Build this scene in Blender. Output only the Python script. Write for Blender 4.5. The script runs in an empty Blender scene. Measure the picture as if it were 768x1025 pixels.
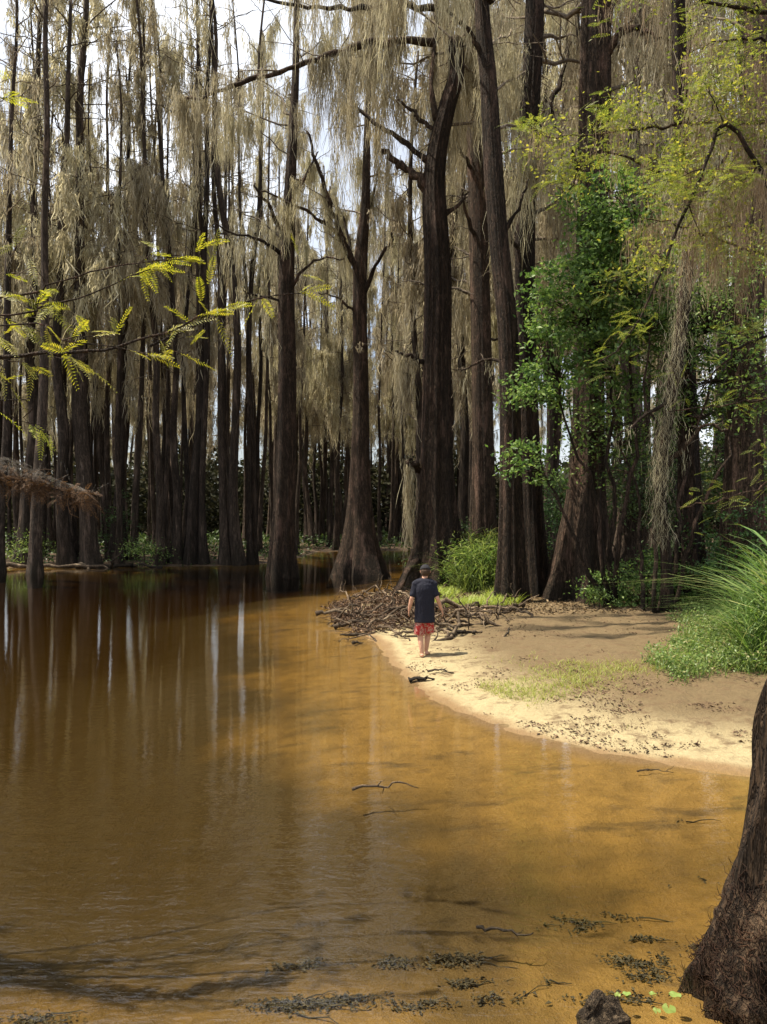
import bpy, math, random
import numpy as np
from mathutils import Vector, Euler

SEED = 11
rng = np.random.default_rng(SEED)
random.seed(SEED)
scene = bpy.context.scene
COL = scene.collection
R = math.radians

# ------------------------------------------------------------------ camera model (for laying the place out)
F, HZ, CX, CAMH = 800.0, 520.0, 384.0, 2.5


def at(px, py, Y):
    return np.array([(px - CX) / F * Y, Y, CAMH - (py - HZ) / F * Y])


# ------------------------------------------------------------------ mesh builder
class MB:
    def __init__(self):
        self.v, self.f, self.n, self.mi = [], [], 0, []

    def add(self, verts, faces, mat=0):
        verts = np.asarray(verts, float).reshape(-1, 3)
        faces = np.asarray(faces, np.int64)
        self.v.append(verts)
        self.f.append(faces + self.n)
        self.mi.append(np.full(len(faces), mat, np.int32))
        self.n += len(verts)

    def verts(self):
        return np.concatenate(self.v) if self.v else np.zeros((0, 3))

    def build(self, name, mats, parent=None, origin=None, smooth=True, attrs=None):
        v = self.verts()
        if origin is not None:
            v = v - np.asarray(origin)
        me = bpy.data.meshes.new(name)
        me.vertices.add(len(v))
        me.vertices.foreach_set('co', v.astype(np.float32).ravel())
        tot = np.concatenate([np.full(len(f), f.shape[1], np.int32) for f in self.f])
        loops = np.concatenate([f.ravel() for f in self.f]).astype(np.int32)
        start = np.concatenate([[0], np.cumsum(tot)[:-1]]).astype(np.int32)
        me.loops.add(len(loops))
        me.loops.foreach_set('vertex_index', loops)
        me.polygons.add(len(tot))
        me.polygons.foreach_set('loop_start', start)
        me.polygons.foreach_set('use_smooth', np.full(len(tot), smooth, bool))
        if not isinstance(mats, (list, tuple)):
            mats = [mats]
        for m in mats:
            me.materials.append(m)
        if len(mats) > 1:
            me.polygons.foreach_set('material_index', np.concatenate(self.mi))
        me.update(calc_edges=True)
        me.validate()
        if attrs:
            for k, a in attrs.items():
                at_ = me.attributes.new(k, 'FLOAT', 'POINT')
                at_.data.foreach_set('value', np.asarray(a, np.float32))
        o = bpy.data.objects.new(name, me)
        COL.objects.link(o)
        if parent:
            o.parent = parent
        return o


def tag(o, label=None, cat=None, group=None, kind=None):
    if label: o['label'] = label
    if cat: o['category'] = cat
    if group: o['group'] = group
    if kind: o['kind'] = kind
    return o


def thing(name, loc, label, cat, group=None):
    o = bpy.data.objects.new(name, None)
    o.empty_display_size = 0.2
    COL.objects.link(o)
    o.location = loc
    return tag(o, label, cat, group)


def copy_tree(o, parent=None):
    c = o.copy()
    COL.objects.link(c)
    c.parent = parent
    for ch in list(o.children):
        copy_tree(ch, c)
    return c


# ------------------------------------------------------------------ numeric helpers
_lat = np.random.default_rng(3).random((256, 256))


def vnoise(x, y):
    x = np.asarray(x, float); y = np.asarray(y, float)
    xi = np.floor(x).astype(int); yi = np.floor(y).astype(int)
    fx = x - xi; fy = y - yi
    fx = fx * fx * (3 - 2 * fx); fy = fy * fy * (3 - 2 * fy)
    a = _lat[xi & 255, yi & 255]; b = _lat[(xi + 1) & 255, yi & 255]
    c = _lat[xi & 255, (yi + 1) & 255]; d = _lat[(xi + 1) & 255, (yi + 1) & 255]
    return (a * (1 - fx) + b * fx) * (1 - fy) + (c * (1 - fx) + d * fx) * fy - 0.5


def resample(pts, n):
    pts = np.asarray(pts, float)
    d = np.concatenate([[0], np.cumsum(np.linalg.norm(np.diff(pts, axis=0), axis=1))])
    t = np.linspace(0, d[-1], n)
    # smooth (Catmull-Rom) through the given points
    out = np.zeros((n, 3))
    m = len(pts)
    for j, tt in enumerate(t):
        i = min(max(np.searchsorted(d, tt) - 1, 0), m - 2)
        u = (tt - d[i]) / max(d[i + 1] - d[i], 1e-9)
        p0 = pts[max(i - 1, 0)]; p1 = pts[i]; p2 = pts[i + 1]; p3 = pts[min(i + 2, m - 1)]
        out[j] = 0.5 * ((2 * p1) + (-p0 + p2) * u + (2 * p0 - 5 * p1 + 4 * p2 - p3) * u * u + (-p0 + 3 * p1 - 3 * p2 + p3) * u ** 3)
    return out, t / max(d[-1], 1e-9)


def tube(mb, pts, rad, n=6, mod=None, cap=True, mat=0):
    """a tapered tube; mod(theta[n], i) -> radius factors"""
    pts = np.asarray(pts, float)
    m = len(pts)
    rad = np.broadcast_to(np.asarray(rad, float), (m,))
    tan = np.gradient(pts, axis=0)
    tan /= np.linalg.norm(tan, axis=1)[:, None] + 1e-9
    mean = tan.mean(0)
    ref = np.eye(3)[np.argmin(np.abs(mean))]
    a = np.cross(tan, ref); a /= np.linalg.norm(a, axis=1)[:, None] + 1e-9
    b = np.cross(tan, a)
    th = np.linspace(0, 2 * np.pi, n, endpoint=False)
    if mod is None:
        rr = rad[:, None] * np.ones(n)[None]
    else:
        rr = rad[:, None] * mod
    V = pts[:, None] + rr[..., None] * (np.cos(th)[None, :, None] * a[:, None] + np.sin(th)[None, :, None] * b[:, None])
    idx = np.arange(m * n).reshape(m, n)
    q = np.stack([idx[:-1], np.roll(idx[:-1], -1, 1), np.roll(idx[1:], -1, 1), idx[1:]], -1).reshape(-1, 4)
    mb.add(V, q, mat)
    if cap:
        base = mb.n - m * n
        tip = np.concatenate([[pts[0]], [pts[-1]]])
        mb.add(tip, np.zeros((0, 3), int), mat)
        c0, c1 = mb.n - 2, mb.n - 1
        r = np.arange(n)
        f = np.concatenate([np.stack([np.full(n, c0), base + (r + 1) % n, base + r], 1),
                            np.stack([np.full(n, c1), base + (m - 1) * n + r, base + (m - 1) * n + (r + 1) % n], 1)])
        mb.f.append(f); mb.mi.append(np.full(len(f), mat, np.int32))


def crooked(p0, p1, n, amp, r):
    p0 = np.asarray(p0, float); p1 = np.asarray(p1, float)
    t = np.linspace(0, 1, n)[:, None]
    L = np.linalg.norm(p1 - p0)
    w = r.normal(0, 1, (n, 3)).cumsum(0)
    w = w - w[0] - t * (w[-1] - w[0])
    return p0 + t * (p1 - p0) + w * amp * L / math.sqrt(n)


def strands(mb, P, L, W, r, lev=4, sway=0.06, lean=None, mat=0):
    """hanging ribbons of moss"""
    n = len(P)
    if n == 0: return
    t = np.linspace(0, 1, lev)
    ang = r.uniform(0, np.pi, n)
    side = np.stack([np.cos(ang), np.sin(ang), np.zeros(n)], 1)
    wob = r.normal(0, 1, (n, lev, 3)).cumsum(1)
    wob[:, :, 2] *= 0.3
    wob -= wob[:, :1]
    C = P[:, None] + np.array([0, 0, -1.0]) * (L[:, None] * t)[..., None] + wob * (sway * L)[:, None, None]
    prof = np.interp(t, [0, .25, .7, 1], [.5, 1, .75, .12])
    hw = (W[:, None] * prof)[..., None] * 0.5 * side[:, None]
    V = np.stack([C - hw, C + hw], 2)          # n, lev, 2, 3
    idx = np.arange(n * lev * 2).reshape(n, lev, 2)
    q = np.stack([idx[:, :-1, 0], idx[:, :-1, 1], idx[:, 1:, 1], idx[:, 1:, 0]], -1).reshape(-1, 4)
    mb.add(V, q, mat)


def moss(mb, hp, tufts, r, ln=0.9, per=14, spread=0.055, w=(0.010, 0.026), maxl=3.2, lev=4, sway=0.07):
    if len(hp) == 0: return
    ph_ = vnoise(hp[:, 0] * 1.3 + hp[:, 1] * .9, hp[:, 2] * .9 + hp[:, 1] * 1.1) * 1.25 + .5     # moss gathers on some stretches and leaves others bare
    wgt = np.clip(ph_ - .40, .008, None) ** 1.2
    k = r.choice(len(hp), tufts, p=wgt / wgt.sum())
    base = hp[k]
    tl = np.minimum(r.gamma(1.8, ln / 1.8, tufts) * (.6 + .9 * ph_[k]), maxl)
    cnt = np.maximum(3, (per * r.uniform(.3, 1.8, tufts)).astype(int))
    rep = np.repeat(np.arange(tufts), cnt)
    N = len(rep)
    P = base[rep] + r.normal(0, 1, (N, 3)) * np.array([spread, spread, 0.04])
    L = tl[rep] * r.uniform(.14, .55, N)
    dn_ = r.uniform(0, .75, N) ** 1.15
    P[:, 2] -= dn_ * tl[rep]
    P[:, :2] += r.normal(0, 1, (tufts, 2))[rep] * (dn_ * tl[rep] * .05)[:, None]
    P[:, :2] += r.normal(0, .02, (N, 2)) * (1 - dn_)[:, None]
    W = r.uniform(w[0], w[1], N)
    strands(mb, P, L, W, r, lev=lev, sway=sway)


def leaves(mb, P, size, r, up=0.4, aspect=0.5, fold=0.25, mat=0, dirs=None):
    """pointed folded leaves, two quads each"""
    n = len(P)
    if n == 0: return
    size = np.broadcast_to(size, (n,)) * r.uniform(.7, 1.3, n)
    nrm = r.normal(0, 1, (n, 3)); nrm[:, 2] = np.abs(nrm[:, 2]) * (1 + up)
    nrm /= np.linalg.norm(nrm, axis=1)[:, None]
    d = r.normal(0, 1, (n, 3)) if dirs is None else dirs + r.normal(0, .4, (n, 3))
    d -= (d * nrm).sum(1)[:, None] * nrm
    d /= np.linalg.norm(d, axis=1)[:, None] + 1e-9
    s = np.cross(nrm, d)
    l = size[:, None]; w = l * aspect * 0.5
    a = P; b = P + d * l * .45 - nrm * l * fold * .05; e = P + d * l
    c1 = P + d * l * .42 + s * w + nrm * l * fold * .3
    c2 = P + d * l * .42 - s * w + nrm * l * fold * .3
    V = np.stack([a, c1, e, c2, b], 1)
    i = np.arange(n)[:, None] * 5
    f = np.concatenate([i + [0, 4, 2, 1], i + [0, 3, 2, 4]])
    mb.add(V, f, mat)


def blades(mb, P, L, W, r, bend=0.5, lev=5, az=None, mat=0, tilt=0.25):
    """upright grass blades arching over"""
    n = len(P)
    if n == 0: return
    az = r.uniform(0, 2 * np.pi, n) if az is None else az
    out = np.stack([np.cos(az), np.sin(az), np.zeros(n)], 1)
    t = np.linspace(0, 1, lev)
    b = bend * r.uniform(.3, 1.5, n)
    ti = tilt * r.uniform(.2, 1.6, n)
    hor = (ti[:, None] * t + b[:, None] * t ** 2.2)
    ver = np.sqrt(np.maximum(1 - (ti[:, None] * .7) ** 2, .2)) * (t - 0.45 * np.minimum(b, 1.4)[:, None] * t ** 3)
    C = P[:, None] + out[:, None] * (hor * L[:, None])[..., None] + np.array([0, 0, 1.0]) * (ver * L[:, None])[..., None]
    side = np.stack([-np.sin(az), np.cos(az), np.zeros(n)], 1)
    tw = r.normal(0, .5, (n, 1))
    side = side * np.cos(tw) + out * np.sin(tw)
    prof = np.interp(t, [0, .3, .7, 1], [.7, 1, .7, .05])
    hw = (W[:, None] * prof)[..., None] * .5 * side[:, None]
    V = np.stack([C - hw, C + hw], 2)
    idx = np.arange(n * lev * 2).reshape(n, lev, 2)
    q = np.stack([idx[:, :-1, 0], idx[:, :-1, 1], idx[:, 1:, 1], idx[:, 1:, 0]], -1).reshape(-1, 4)
    mb.add(V, q, mat)


def spray(mb, p, d, length, r, pairs=22, ll=0.022, lw=0.0042, mat=0, droop=.15):
    """one feathery cypress branchlet: thin stem with two ranks of needle leaflets"""
    d = d / np.linalg.norm(d)
    t = np.linspace(0, 1, pairs)
    ax = np.array([0, 0, 1.0]) + r.normal(0, .45, 3)
    s = np.cross(d, ax); s /= np.linalg.norm(s)
    nn = np.cross(s, d)
    st = p + d * (length * t)[:, None] + np.array([0, 0, -1.]) * (droop * length * t ** 2)[:, None]
    tube(mb, st[::5], np.linspace(.0016, .0006, len(st[::5])), 3, cap=False, mat=mat)
    prof = np.interp(t, [0, .15, .6, 1], [.35, .9, 1, .45]) * ll
    for sg in (-1, 1):
        dd = s * sg * .9 + d * .5
        dd = dd / np.linalg.norm(dd)
        tip = st + dd * prof[:, None] + nn * (r.normal(0, .12, pairs) * prof)[:, None] - nn * (prof * .12)[:, None]
        mid = (st + tip) / 2 + nn * (prof * .06)[:, None]
        wv = d * lw * .5
        V = np.stack([st, mid - wv, tip, mid + wv], 1)
        i = np.arange(pairs)[:, None] * 4
        mb.add(V, i + [0, 1, 2, 3], mat)


# ------------------------------------------------------------------ materials
class NT:
    def __init__(self, name):
        self.m = bpy.data.materials.new(name)
        self.m.use_nodes = True
        self.t = self.m.node_tree
        self.t.nodes.clear()

    def n(self, typ, **kw):
        nd = self.t.nodes.new(typ)
        for k, v in kw.items():
            if k.startswith('_'):
                setattr(nd, k[1:], v)
            else:
                key = int(k[1:]) if k[0] == 'i' and k[1:].isdigit() else k.replace('__', ' ')
                if isinstance(v, bpy.types.NodeSocket):
                    self.t.links.new(v, nd.inputs[key])
                else:
                    nd.inputs[key].default_value = v
        return nd

    def link(self, a, b):
        self.t.links.new(a, b)

    def out(self, surf=None, vol=None):
        o = self.t.nodes.new('ShaderNodeOutputMaterial')
        if surf: self.t.links.new(surf, o.inputs['Surface'])
        if vol: self.t.links.new(vol, o.inputs['Volume'])
        return self.m

    def ramp(self, fac, stops):
        nd = self.t.nodes.new('ShaderNodeValToRGB')
        el = nd.color_ramp.elements
        while len(el) < len(stops): el.new(0.5)
        for e, (p, c) in zip(el, stops):
            e.position = p
            e.color = (*c, 1) if len(c) == 3 else c
        self.t.links.new(fac, nd.inputs[0])
        return nd.outputs[0]

    def mix(self, fac, a, b, blend='MIX'):
        nd = self.t.nodes.new('ShaderNodeMix')
        nd.data_type = 'RGBA'; nd.blend_type = blend
        for s, v in ((0, fac), (6, a), (7, b)):
            if isinstance(v, bpy.types.NodeSocket): self.t.links.new(v, nd.inputs[s])
            elif s == 0: nd.inputs[0].default_value = v
            else: nd.inputs[s].default_value = (*v, 1)
        return nd.outputs[2]

    def noise(self, vec, scale, detail=4, rough=.55, dist=0):
        nd = self.n('ShaderNodeTexNoise', Scale=scale, Detail=detail, Roughness=rough, Distortion=dist)
        if vec is not None: self.t.links.new(vec, nd.inputs['Vector'])
        return nd.outputs['Fac']

    def mapping(self, vec, scale=(1, 1, 1)):
        nd = self.n('ShaderNodeMapping', Scale=scale)
        self.t.links.new(vec, nd.inputs['Vector'])
        return nd.outputs[0]

    def coord(self, which='Object'):
        return self.n('ShaderNodeTexCoord').outputs[which]

    def math(self, op, a, b=0.0, clamp=False):
        nd = self.t.nodes.new('ShaderNodeMath'); nd.operation = op; nd.use_clamp = clamp
        for i, v in enumerate((a, b)):
            if isinstance(v, bpy.types.NodeSocket): self.t.links.new(v, nd.inputs[i])
            else: nd.inputs[i].default_value = v
        return nd.outputs[0]


def bark_mat(name, dark, mid, light, zs=.12, sc=9, bump=.5, dist=.05, flood=False):
    k = NT(name)
    g = k.n('ShaderNodeNewGeometry').outputs['Position']
    v = k.mapping(g, (1, 1, zs))
    a = k.noise(v, sc, 6, .65, .4)
    b = k.noise(g, 1.1, 3)
    c = k.noise(v, sc * 3.3, 4, .7)
    col = k.ramp(a, [(.28, dark), (.5, mid), (.74, light)])
    col = k.mix(k.math('MULTIPLY', b, .9, True), col, tuple(x * .62 for x in mid))
    a2 = k.noise(k.mapping(g, (1, 1, zs * 1.5)), sc * 1.9, 3, .6, .8)
    crack = k.math('SUBTRACT', 1.0, k.math('MULTIPLY', k.math('ABSOLUTE', k.math('SUBTRACT', a2, .5)), 11.0), True)
    col = k.mix(k.math('MULTIPLY', crack, .75), col, tuple(x * .55 for x in dark))
    if flood:
        zz = k.n('ShaderNodeSeparateXYZ', Vector=g).outputs['Z']
        fl = k.math('ADD', zz, k.math('MULTIPLY', k.noise(v, 3, 3), .5))
        band = k.n('ShaderNodeMapRange', _interpolation_type='SMOOTHSTEP', Value=fl)
        band.inputs[1].default_value = 1.25; band.inputs[2].default_value = .75
        col = k.mix(k.math('MULTIPLY', band.outputs[0], .55), col, (.022, .018, .012))
    lich = k.ramp(k.noise(k.mapping(g, (1, 1, .25)), 2.6, 5, .7), [(.52, (0, 0, 0)), (.66, (1, 1, 1))])
    col = k.mix(k.math('MULTIPLY', k.math('MULTIPLY', lich, a), .75), col, tuple(min(.5, x * 1.35) for x in light))
    oi = k.n('ShaderNodeObjectInfo').outputs['Random']
    hsv = k.n('ShaderNodeHueSaturation', Color=col, Value=k.math('ADD', k.math('MULTIPLY', oi, .95), .65))
    h = k.math('SUBTRACT', k.math('ADD', a, k.math('MULTIPLY', c, .4)), k.math('MULTIPLY', crack, .5))
    bp = k.n('ShaderNodeBump', Strength=bump, Distance=dist, Height=h)
    p = k.n('ShaderNodeBsdfPrincipled', Base__Color=hsv.outputs[0], Roughness=.9, Normal=bp.outputs[0])
    p.inputs['Specular IOR Level'].default_value = .2
    return k.out(p.outputs[0])


def leaf_mat(name, cols, trans=.45, gloss=.35, scale=3.0, spec=.3):
    k = NT(name)
    g = k.n('ShaderNodeNewGeometry')
    a = k.noise(g.outputs['Position'], scale, 2)
    rnd = k.math('ADD', k.math('MULTIPLY', g.outputs['Random Per Island'], .55), k.math('MULTIPLY', a, .45))
    col = k.ramp(rnd, [(p, c) for p, c in cols])
    oi = k.n('ShaderNodeObjectInfo').outputs['Random']
    col = k.n('ShaderNodeHueSaturation', Color=col, Hue=k.math('ADD', k.math('MULTIPLY', oi, .030), .485), Saturation=.93, Value=k.math('ADD', k.math('MULTIPLY', oi, .4), .8)).outputs[0]
    p = k.n('ShaderNodeBsdfPrincipled', Base__Color=col, Roughness=gloss)
    p.inputs['Specular IOR Level'].default_value = spec
    tcol = k.n('ShaderNodeHueSaturation', Color=col, Saturation=1.15, Value=1.25).outputs[0]
    t = k.n('ShaderNodeBsdfTranslucent', Color=tcol)
    m = k.n('ShaderNodeMixShader', i0=trans, i1=p.outputs[0], i2=t.outputs[0])
    return k.out(m.outputs[0])


BARK = bark_mat('cypress_bark', (.024, .016, .010), (.080, .054, .034), (.24, .145, .105), sc=11, bump=1.0, dist=.14, flood=True)
BARK_FAR = bark_mat('far_cypress_bark', (.022, .016, .011), (.062, .045, .032), (.17, .12, .09), zs=.1, sc=8, bump=.8, dist=.1, flood=True)
BARK_NEAR = bark_mat('near_cypress_bark', (.012, .008, .005), (.075, .046, .026), (.25, .165, .098), zs=.08, sc=16, bump=1.0, dist=.05)
TWIG = bark_mat('twig_bark', (.09, .07, .05), (.17, .135, .10), (.28, .23, .17), zs=1, sc=5, bump=.2)
DRIFT = bark_mat('driftwood', (.03, .02, .013), (.11, .078, .05), (.30, .23, .15), zs=.8, sc=14, bump=.5, dist=.02)
DARKWOOD = bark_mat('wet_wood', (.012, .01, .007), (.04, .03, .02), (.10, .075, .05), zs=.8, sc=14)
ROOT = bark_mat('red_rootlet', (.02, .009, .005), (.06, .03, .017), (.15, .08, .045), zs=1, sc=20, bump=.2)
MOSS = leaf_mat('spanish_moss', [(.2, (.20, .17, .105)), (.5, (.43, .38, .245)), (.8, (.61, .56, .40))], trans=.5, gloss=.8, scale=.8, spec=.1)
MOSS_WARM = leaf_mat('tan_moss', [(.2, (.24, .18, .10)), (.5, (.40, .315, .19)), (.8, (.52, .43, .29))], trans=.4, gloss=.8, scale=.8, spec=.1)
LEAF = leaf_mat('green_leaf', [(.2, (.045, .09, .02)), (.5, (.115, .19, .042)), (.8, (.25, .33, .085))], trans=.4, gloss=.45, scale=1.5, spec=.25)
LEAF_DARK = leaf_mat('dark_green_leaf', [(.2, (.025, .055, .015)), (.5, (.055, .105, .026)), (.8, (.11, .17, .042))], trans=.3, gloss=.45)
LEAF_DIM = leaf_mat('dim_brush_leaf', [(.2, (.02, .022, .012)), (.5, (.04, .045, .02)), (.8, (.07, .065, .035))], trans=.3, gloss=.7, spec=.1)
LEAF_YEL = leaf_mat('yellow_green_leaf', [(.2, (.10, .13, .025)), (.5, (.21, .22, .04)), (.8, (.38, .33, .06))], trans=.5, gloss=.5)
NEEDLE = leaf_mat('cypress_needle', [(.15, (.10, .15, .025)), (.5, (.21, .25, .045)), (.85, (.34, .32, .06))], trans=.5, gloss=.5, scale=4)
NEEDLE_SUN = leaf_mat('sunlit_cypress_needle', [(.15, (.16, .20, .025)), (.5, (.34, .35, .04)), (.85, (.50, .46, .06))], trans=.5, gloss=.5, scale=4)  # brighter copy of the needle material, sunlight put into its colour
RUST = leaf_mat('rusty_needle', [(.2, (.03, .016, .009)), (.5, (.07, .036, .018)), (.8, (.14, .072, .034))], trans=.3, gloss=.8)
GRASS = leaf_mat('grass_blade', [(.2, (.055, .11, .025)), (.45, (.12, .20, .04)), (.68, (.22, .31, .075)), (.8, (.36, .33, .14))], trans=.4, gloss=.4, scale=1.2, spec=.4)
CANE = leaf_mat('cane_leaf', [(.2, (.07, .12, .028)), (.5, (.15, .21, .045)), (.75, (.26, .31, .08)), (.85, (.36, .32, .13))], trans=.45, gloss=.45)
GRASS_YEL = leaf_mat('yellow_grass_blade', [(.2, (.16, .20, .03)), (.5, (.27, .32, .05)), (.8, (.36, .38, .09))], trans=.4, gloss=.5)
LITTER = leaf_mat('dead_leaf_litter', [(.2, (.04, .025, .015)), (.5, (.11, .068, .037)), (.8, (.26, .17, .095))], trans=.1, gloss=.8)
SUNKEN = leaf_mat('sunken_litter', [(.2, (.012, .010, .006)), (.5, (.032, .025, .012)), (.8, (.065, .048, .021))], trans=0.05, gloss=.7)
LILY = leaf_mat('lily_leaf', [(.2, (.10, .18, .03)), (.5, (.17, .27, .05)), (.8, (.28, .34, .08))], trans=.3, gloss=.35)


# ------------------------------------------------------------------ ground: one sheet, land and river bed
WATER_POLY = np.array([(-400, -60), (-40, -3), (-6, 1.3), (.5, 2.5), (2.0, 3.0), (3.2, 3.5), (4.0, 4.6), (4.7, 6.2), (4.4, 7.3),
                       (3.56, 7.9), (3.02, 8.16), (2.3, 8.5), (1.58, 9.3), (.99, 10.4), (.53, 11.8), (.16, 13.8), (-.02, 16), (-.75, 19),
                       (-1.45, 22.5), (-.7, 26), (.45, 28.2), (1.2, 30.5), (2.3, 38), (3.4, 50), (4.5, 62), (2, 66), (-5, 63), (-6, 47), (-9, 43.4),
                       (-13, 43.0), (-20, 42.3), (-60, 42.5), (-120, 46), (-400, 60)], float)
# break up the long shore segments so the waterline wanders
_r = np.random.default_rng(5)
_pl = []
for _i in range(len(WATER_POLY)):
    a_, b_ = WATER_POLY[_i], WATER_POLY[(_i + 1) % len(WATER_POLY)]
    L_ = np.linalg.norm(b_ - a_)
    _k = int(np.clip(L_ / 1.2, 1, 24)) if L_ < 80 else 1
    for _j in range(_k):
        p_ = a_ + (b_ - a_) * _j / _k
        _pl.append(p_ + (_r.normal(0, .06 if L_ < 4 else .2, 2) if _j else 0))
WATER_POLY = np.array(_pl)


def shore_d(x, y):
    x = np.asarray(x, float).ravel(); y = np.asarray(y, float).ravel()
    best = np.full(x.shape, 1e9)
    inside = np.zeros(x.shape, bool)
    m = len(WATER_POLY)
    for i in range(m):
        ax, ay = WATER_POLY[i]; bx, by = WATER_POLY[(i + 1) % m]
        dx, dy = bx - ax, by - ay
        t = np.clip(((x - ax) * dx + (y - ay) * dy) / (dx * dx + dy * dy), 0, 1)
        best = np.minimum(best, (x - ax - t * dx) ** 2 + (y - ay - t * dy) ** 2)
        c = ((ay > y) != (by > y)) & (x < (bx - ax) * (y - ay) / (by - ay + 1e-12) + ax)
        inside ^= c
    return np.where(inside, -1, 1) * np.sqrt(best)


FEET = [(.83 + .0042 * k_ ** 2 * 1.9 + (.11 if k_ % 2 else -.11) + .05 * math.sin(k_ * 2.3), 13.75 - .40 * k_) for k_ in range(11)]
FEET += [(2.2 + .55 * k_ + .2 * math.sin(k_ * 5.1), 10.4 + .9 * math.sin(k_ * 1.9) + .1 * k_) for k_ in range(8)]
FEET += [(1.6 + .4 * k_ + .2 * math.sin(k_ * 3.1), 13.2 + 1.1 * math.sin(k_ * 2.7)) for k_ in range(9)]


def ground(x, y, fine=True):
    x = np.asarray(x, float).ravel(); y = np.asarray(y, float).ravel()
    d = shore_d(x, y)
    d2 = d + .30 * vnoise(x * .9, y * .9) + .12 * vnoise(x * 2.7, y * 2.7)
    dl = np.maximum(d2, 0); dw = np.maximum(-d2, 0)
    land = .19 * (1 - np.exp(-dl / 1.6)) + .018 * np.minimum(dl, 14) + .05 * dl / (1 + dl) * vnoise(x * .5, y * .5) * 2
    ch = np.clip((dw - 1.6 + 1.8 * vnoise(x * .28 + 5, y * .22 + 3)) / 4.5, 0, 1); ch = ch * ch * (3 - 2 * ch)
    bed = -(.26 * (1 - np.exp(-dw / 2.6)) + .34 * ch + .04 * dw / (1 + dw)) + .10 * vnoise(x * .55 + 9, y * .55) * np.minimum(dw / 2, 1)
    z = np.where(d2 > 0, land, bed)
    near = np.clip(1.5 - y / 40, .2, 1)
    z = z + near * (.022 * vnoise(x * 3.1, y * 3.1) + .022 * vnoise(x * 8.3, y * 8.3) + .014 * vnoise(x * 19, y * 19)) * np.clip(.4 + dl * .9, .4, 1.5)
    for fx_, fy_ in FEET:
        z = z - .05 * np.exp(-((x - fx_) / .075) ** 2 - ((y - fy_) / .13) ** 2) + .012 * np.exp(-((x - fx_) / .15) ** 2 - ((y - fy_) / .22) ** 2)
    return z


def gz(x, y):
    return float(ground([x], [y])[0])


def axis(segs):
    out = [segs[0][0]]
    for a, b, s in segs:
        n = max(1, int(round((b - a) / s)))
        out += list(np.linspace(a, b, n + 1)[1:])
    return np.array(out)


gx = axis([(-900, -160, 60), (-160, -40, 8), (-40, -14, 1.2), (-14, -6, .3), (-6, 9, .085), (9, 16, .3), (16, 50, 1.5), (50, 160, 8), (160, 900, 60)])
gy = axis([(-120, -20, 12), (-20, 0, 1.2), (0, 3, .2), (3, 24, .1), (24, 34, .22), (34, 70, .7), (70, 150, 5), (150, 1500, 80)])
GX, GY = np.meshgrid(gx, gy, indexing='ij')
gd = shore_d(GX, GY)
GZ = ground(GX, GY)
mb = MB()
idx = np.arange(GX.size).reshape(GX.shape)
mb.add(np.stack([GX.ravel(), GY.ravel(), GZ], 1),
       np.stack([idx[:-1, :-1], idx[1:, :-1], idx[1:, 1:], idx[:-1, 1:]], -1).reshape(-1, 4))


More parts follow.
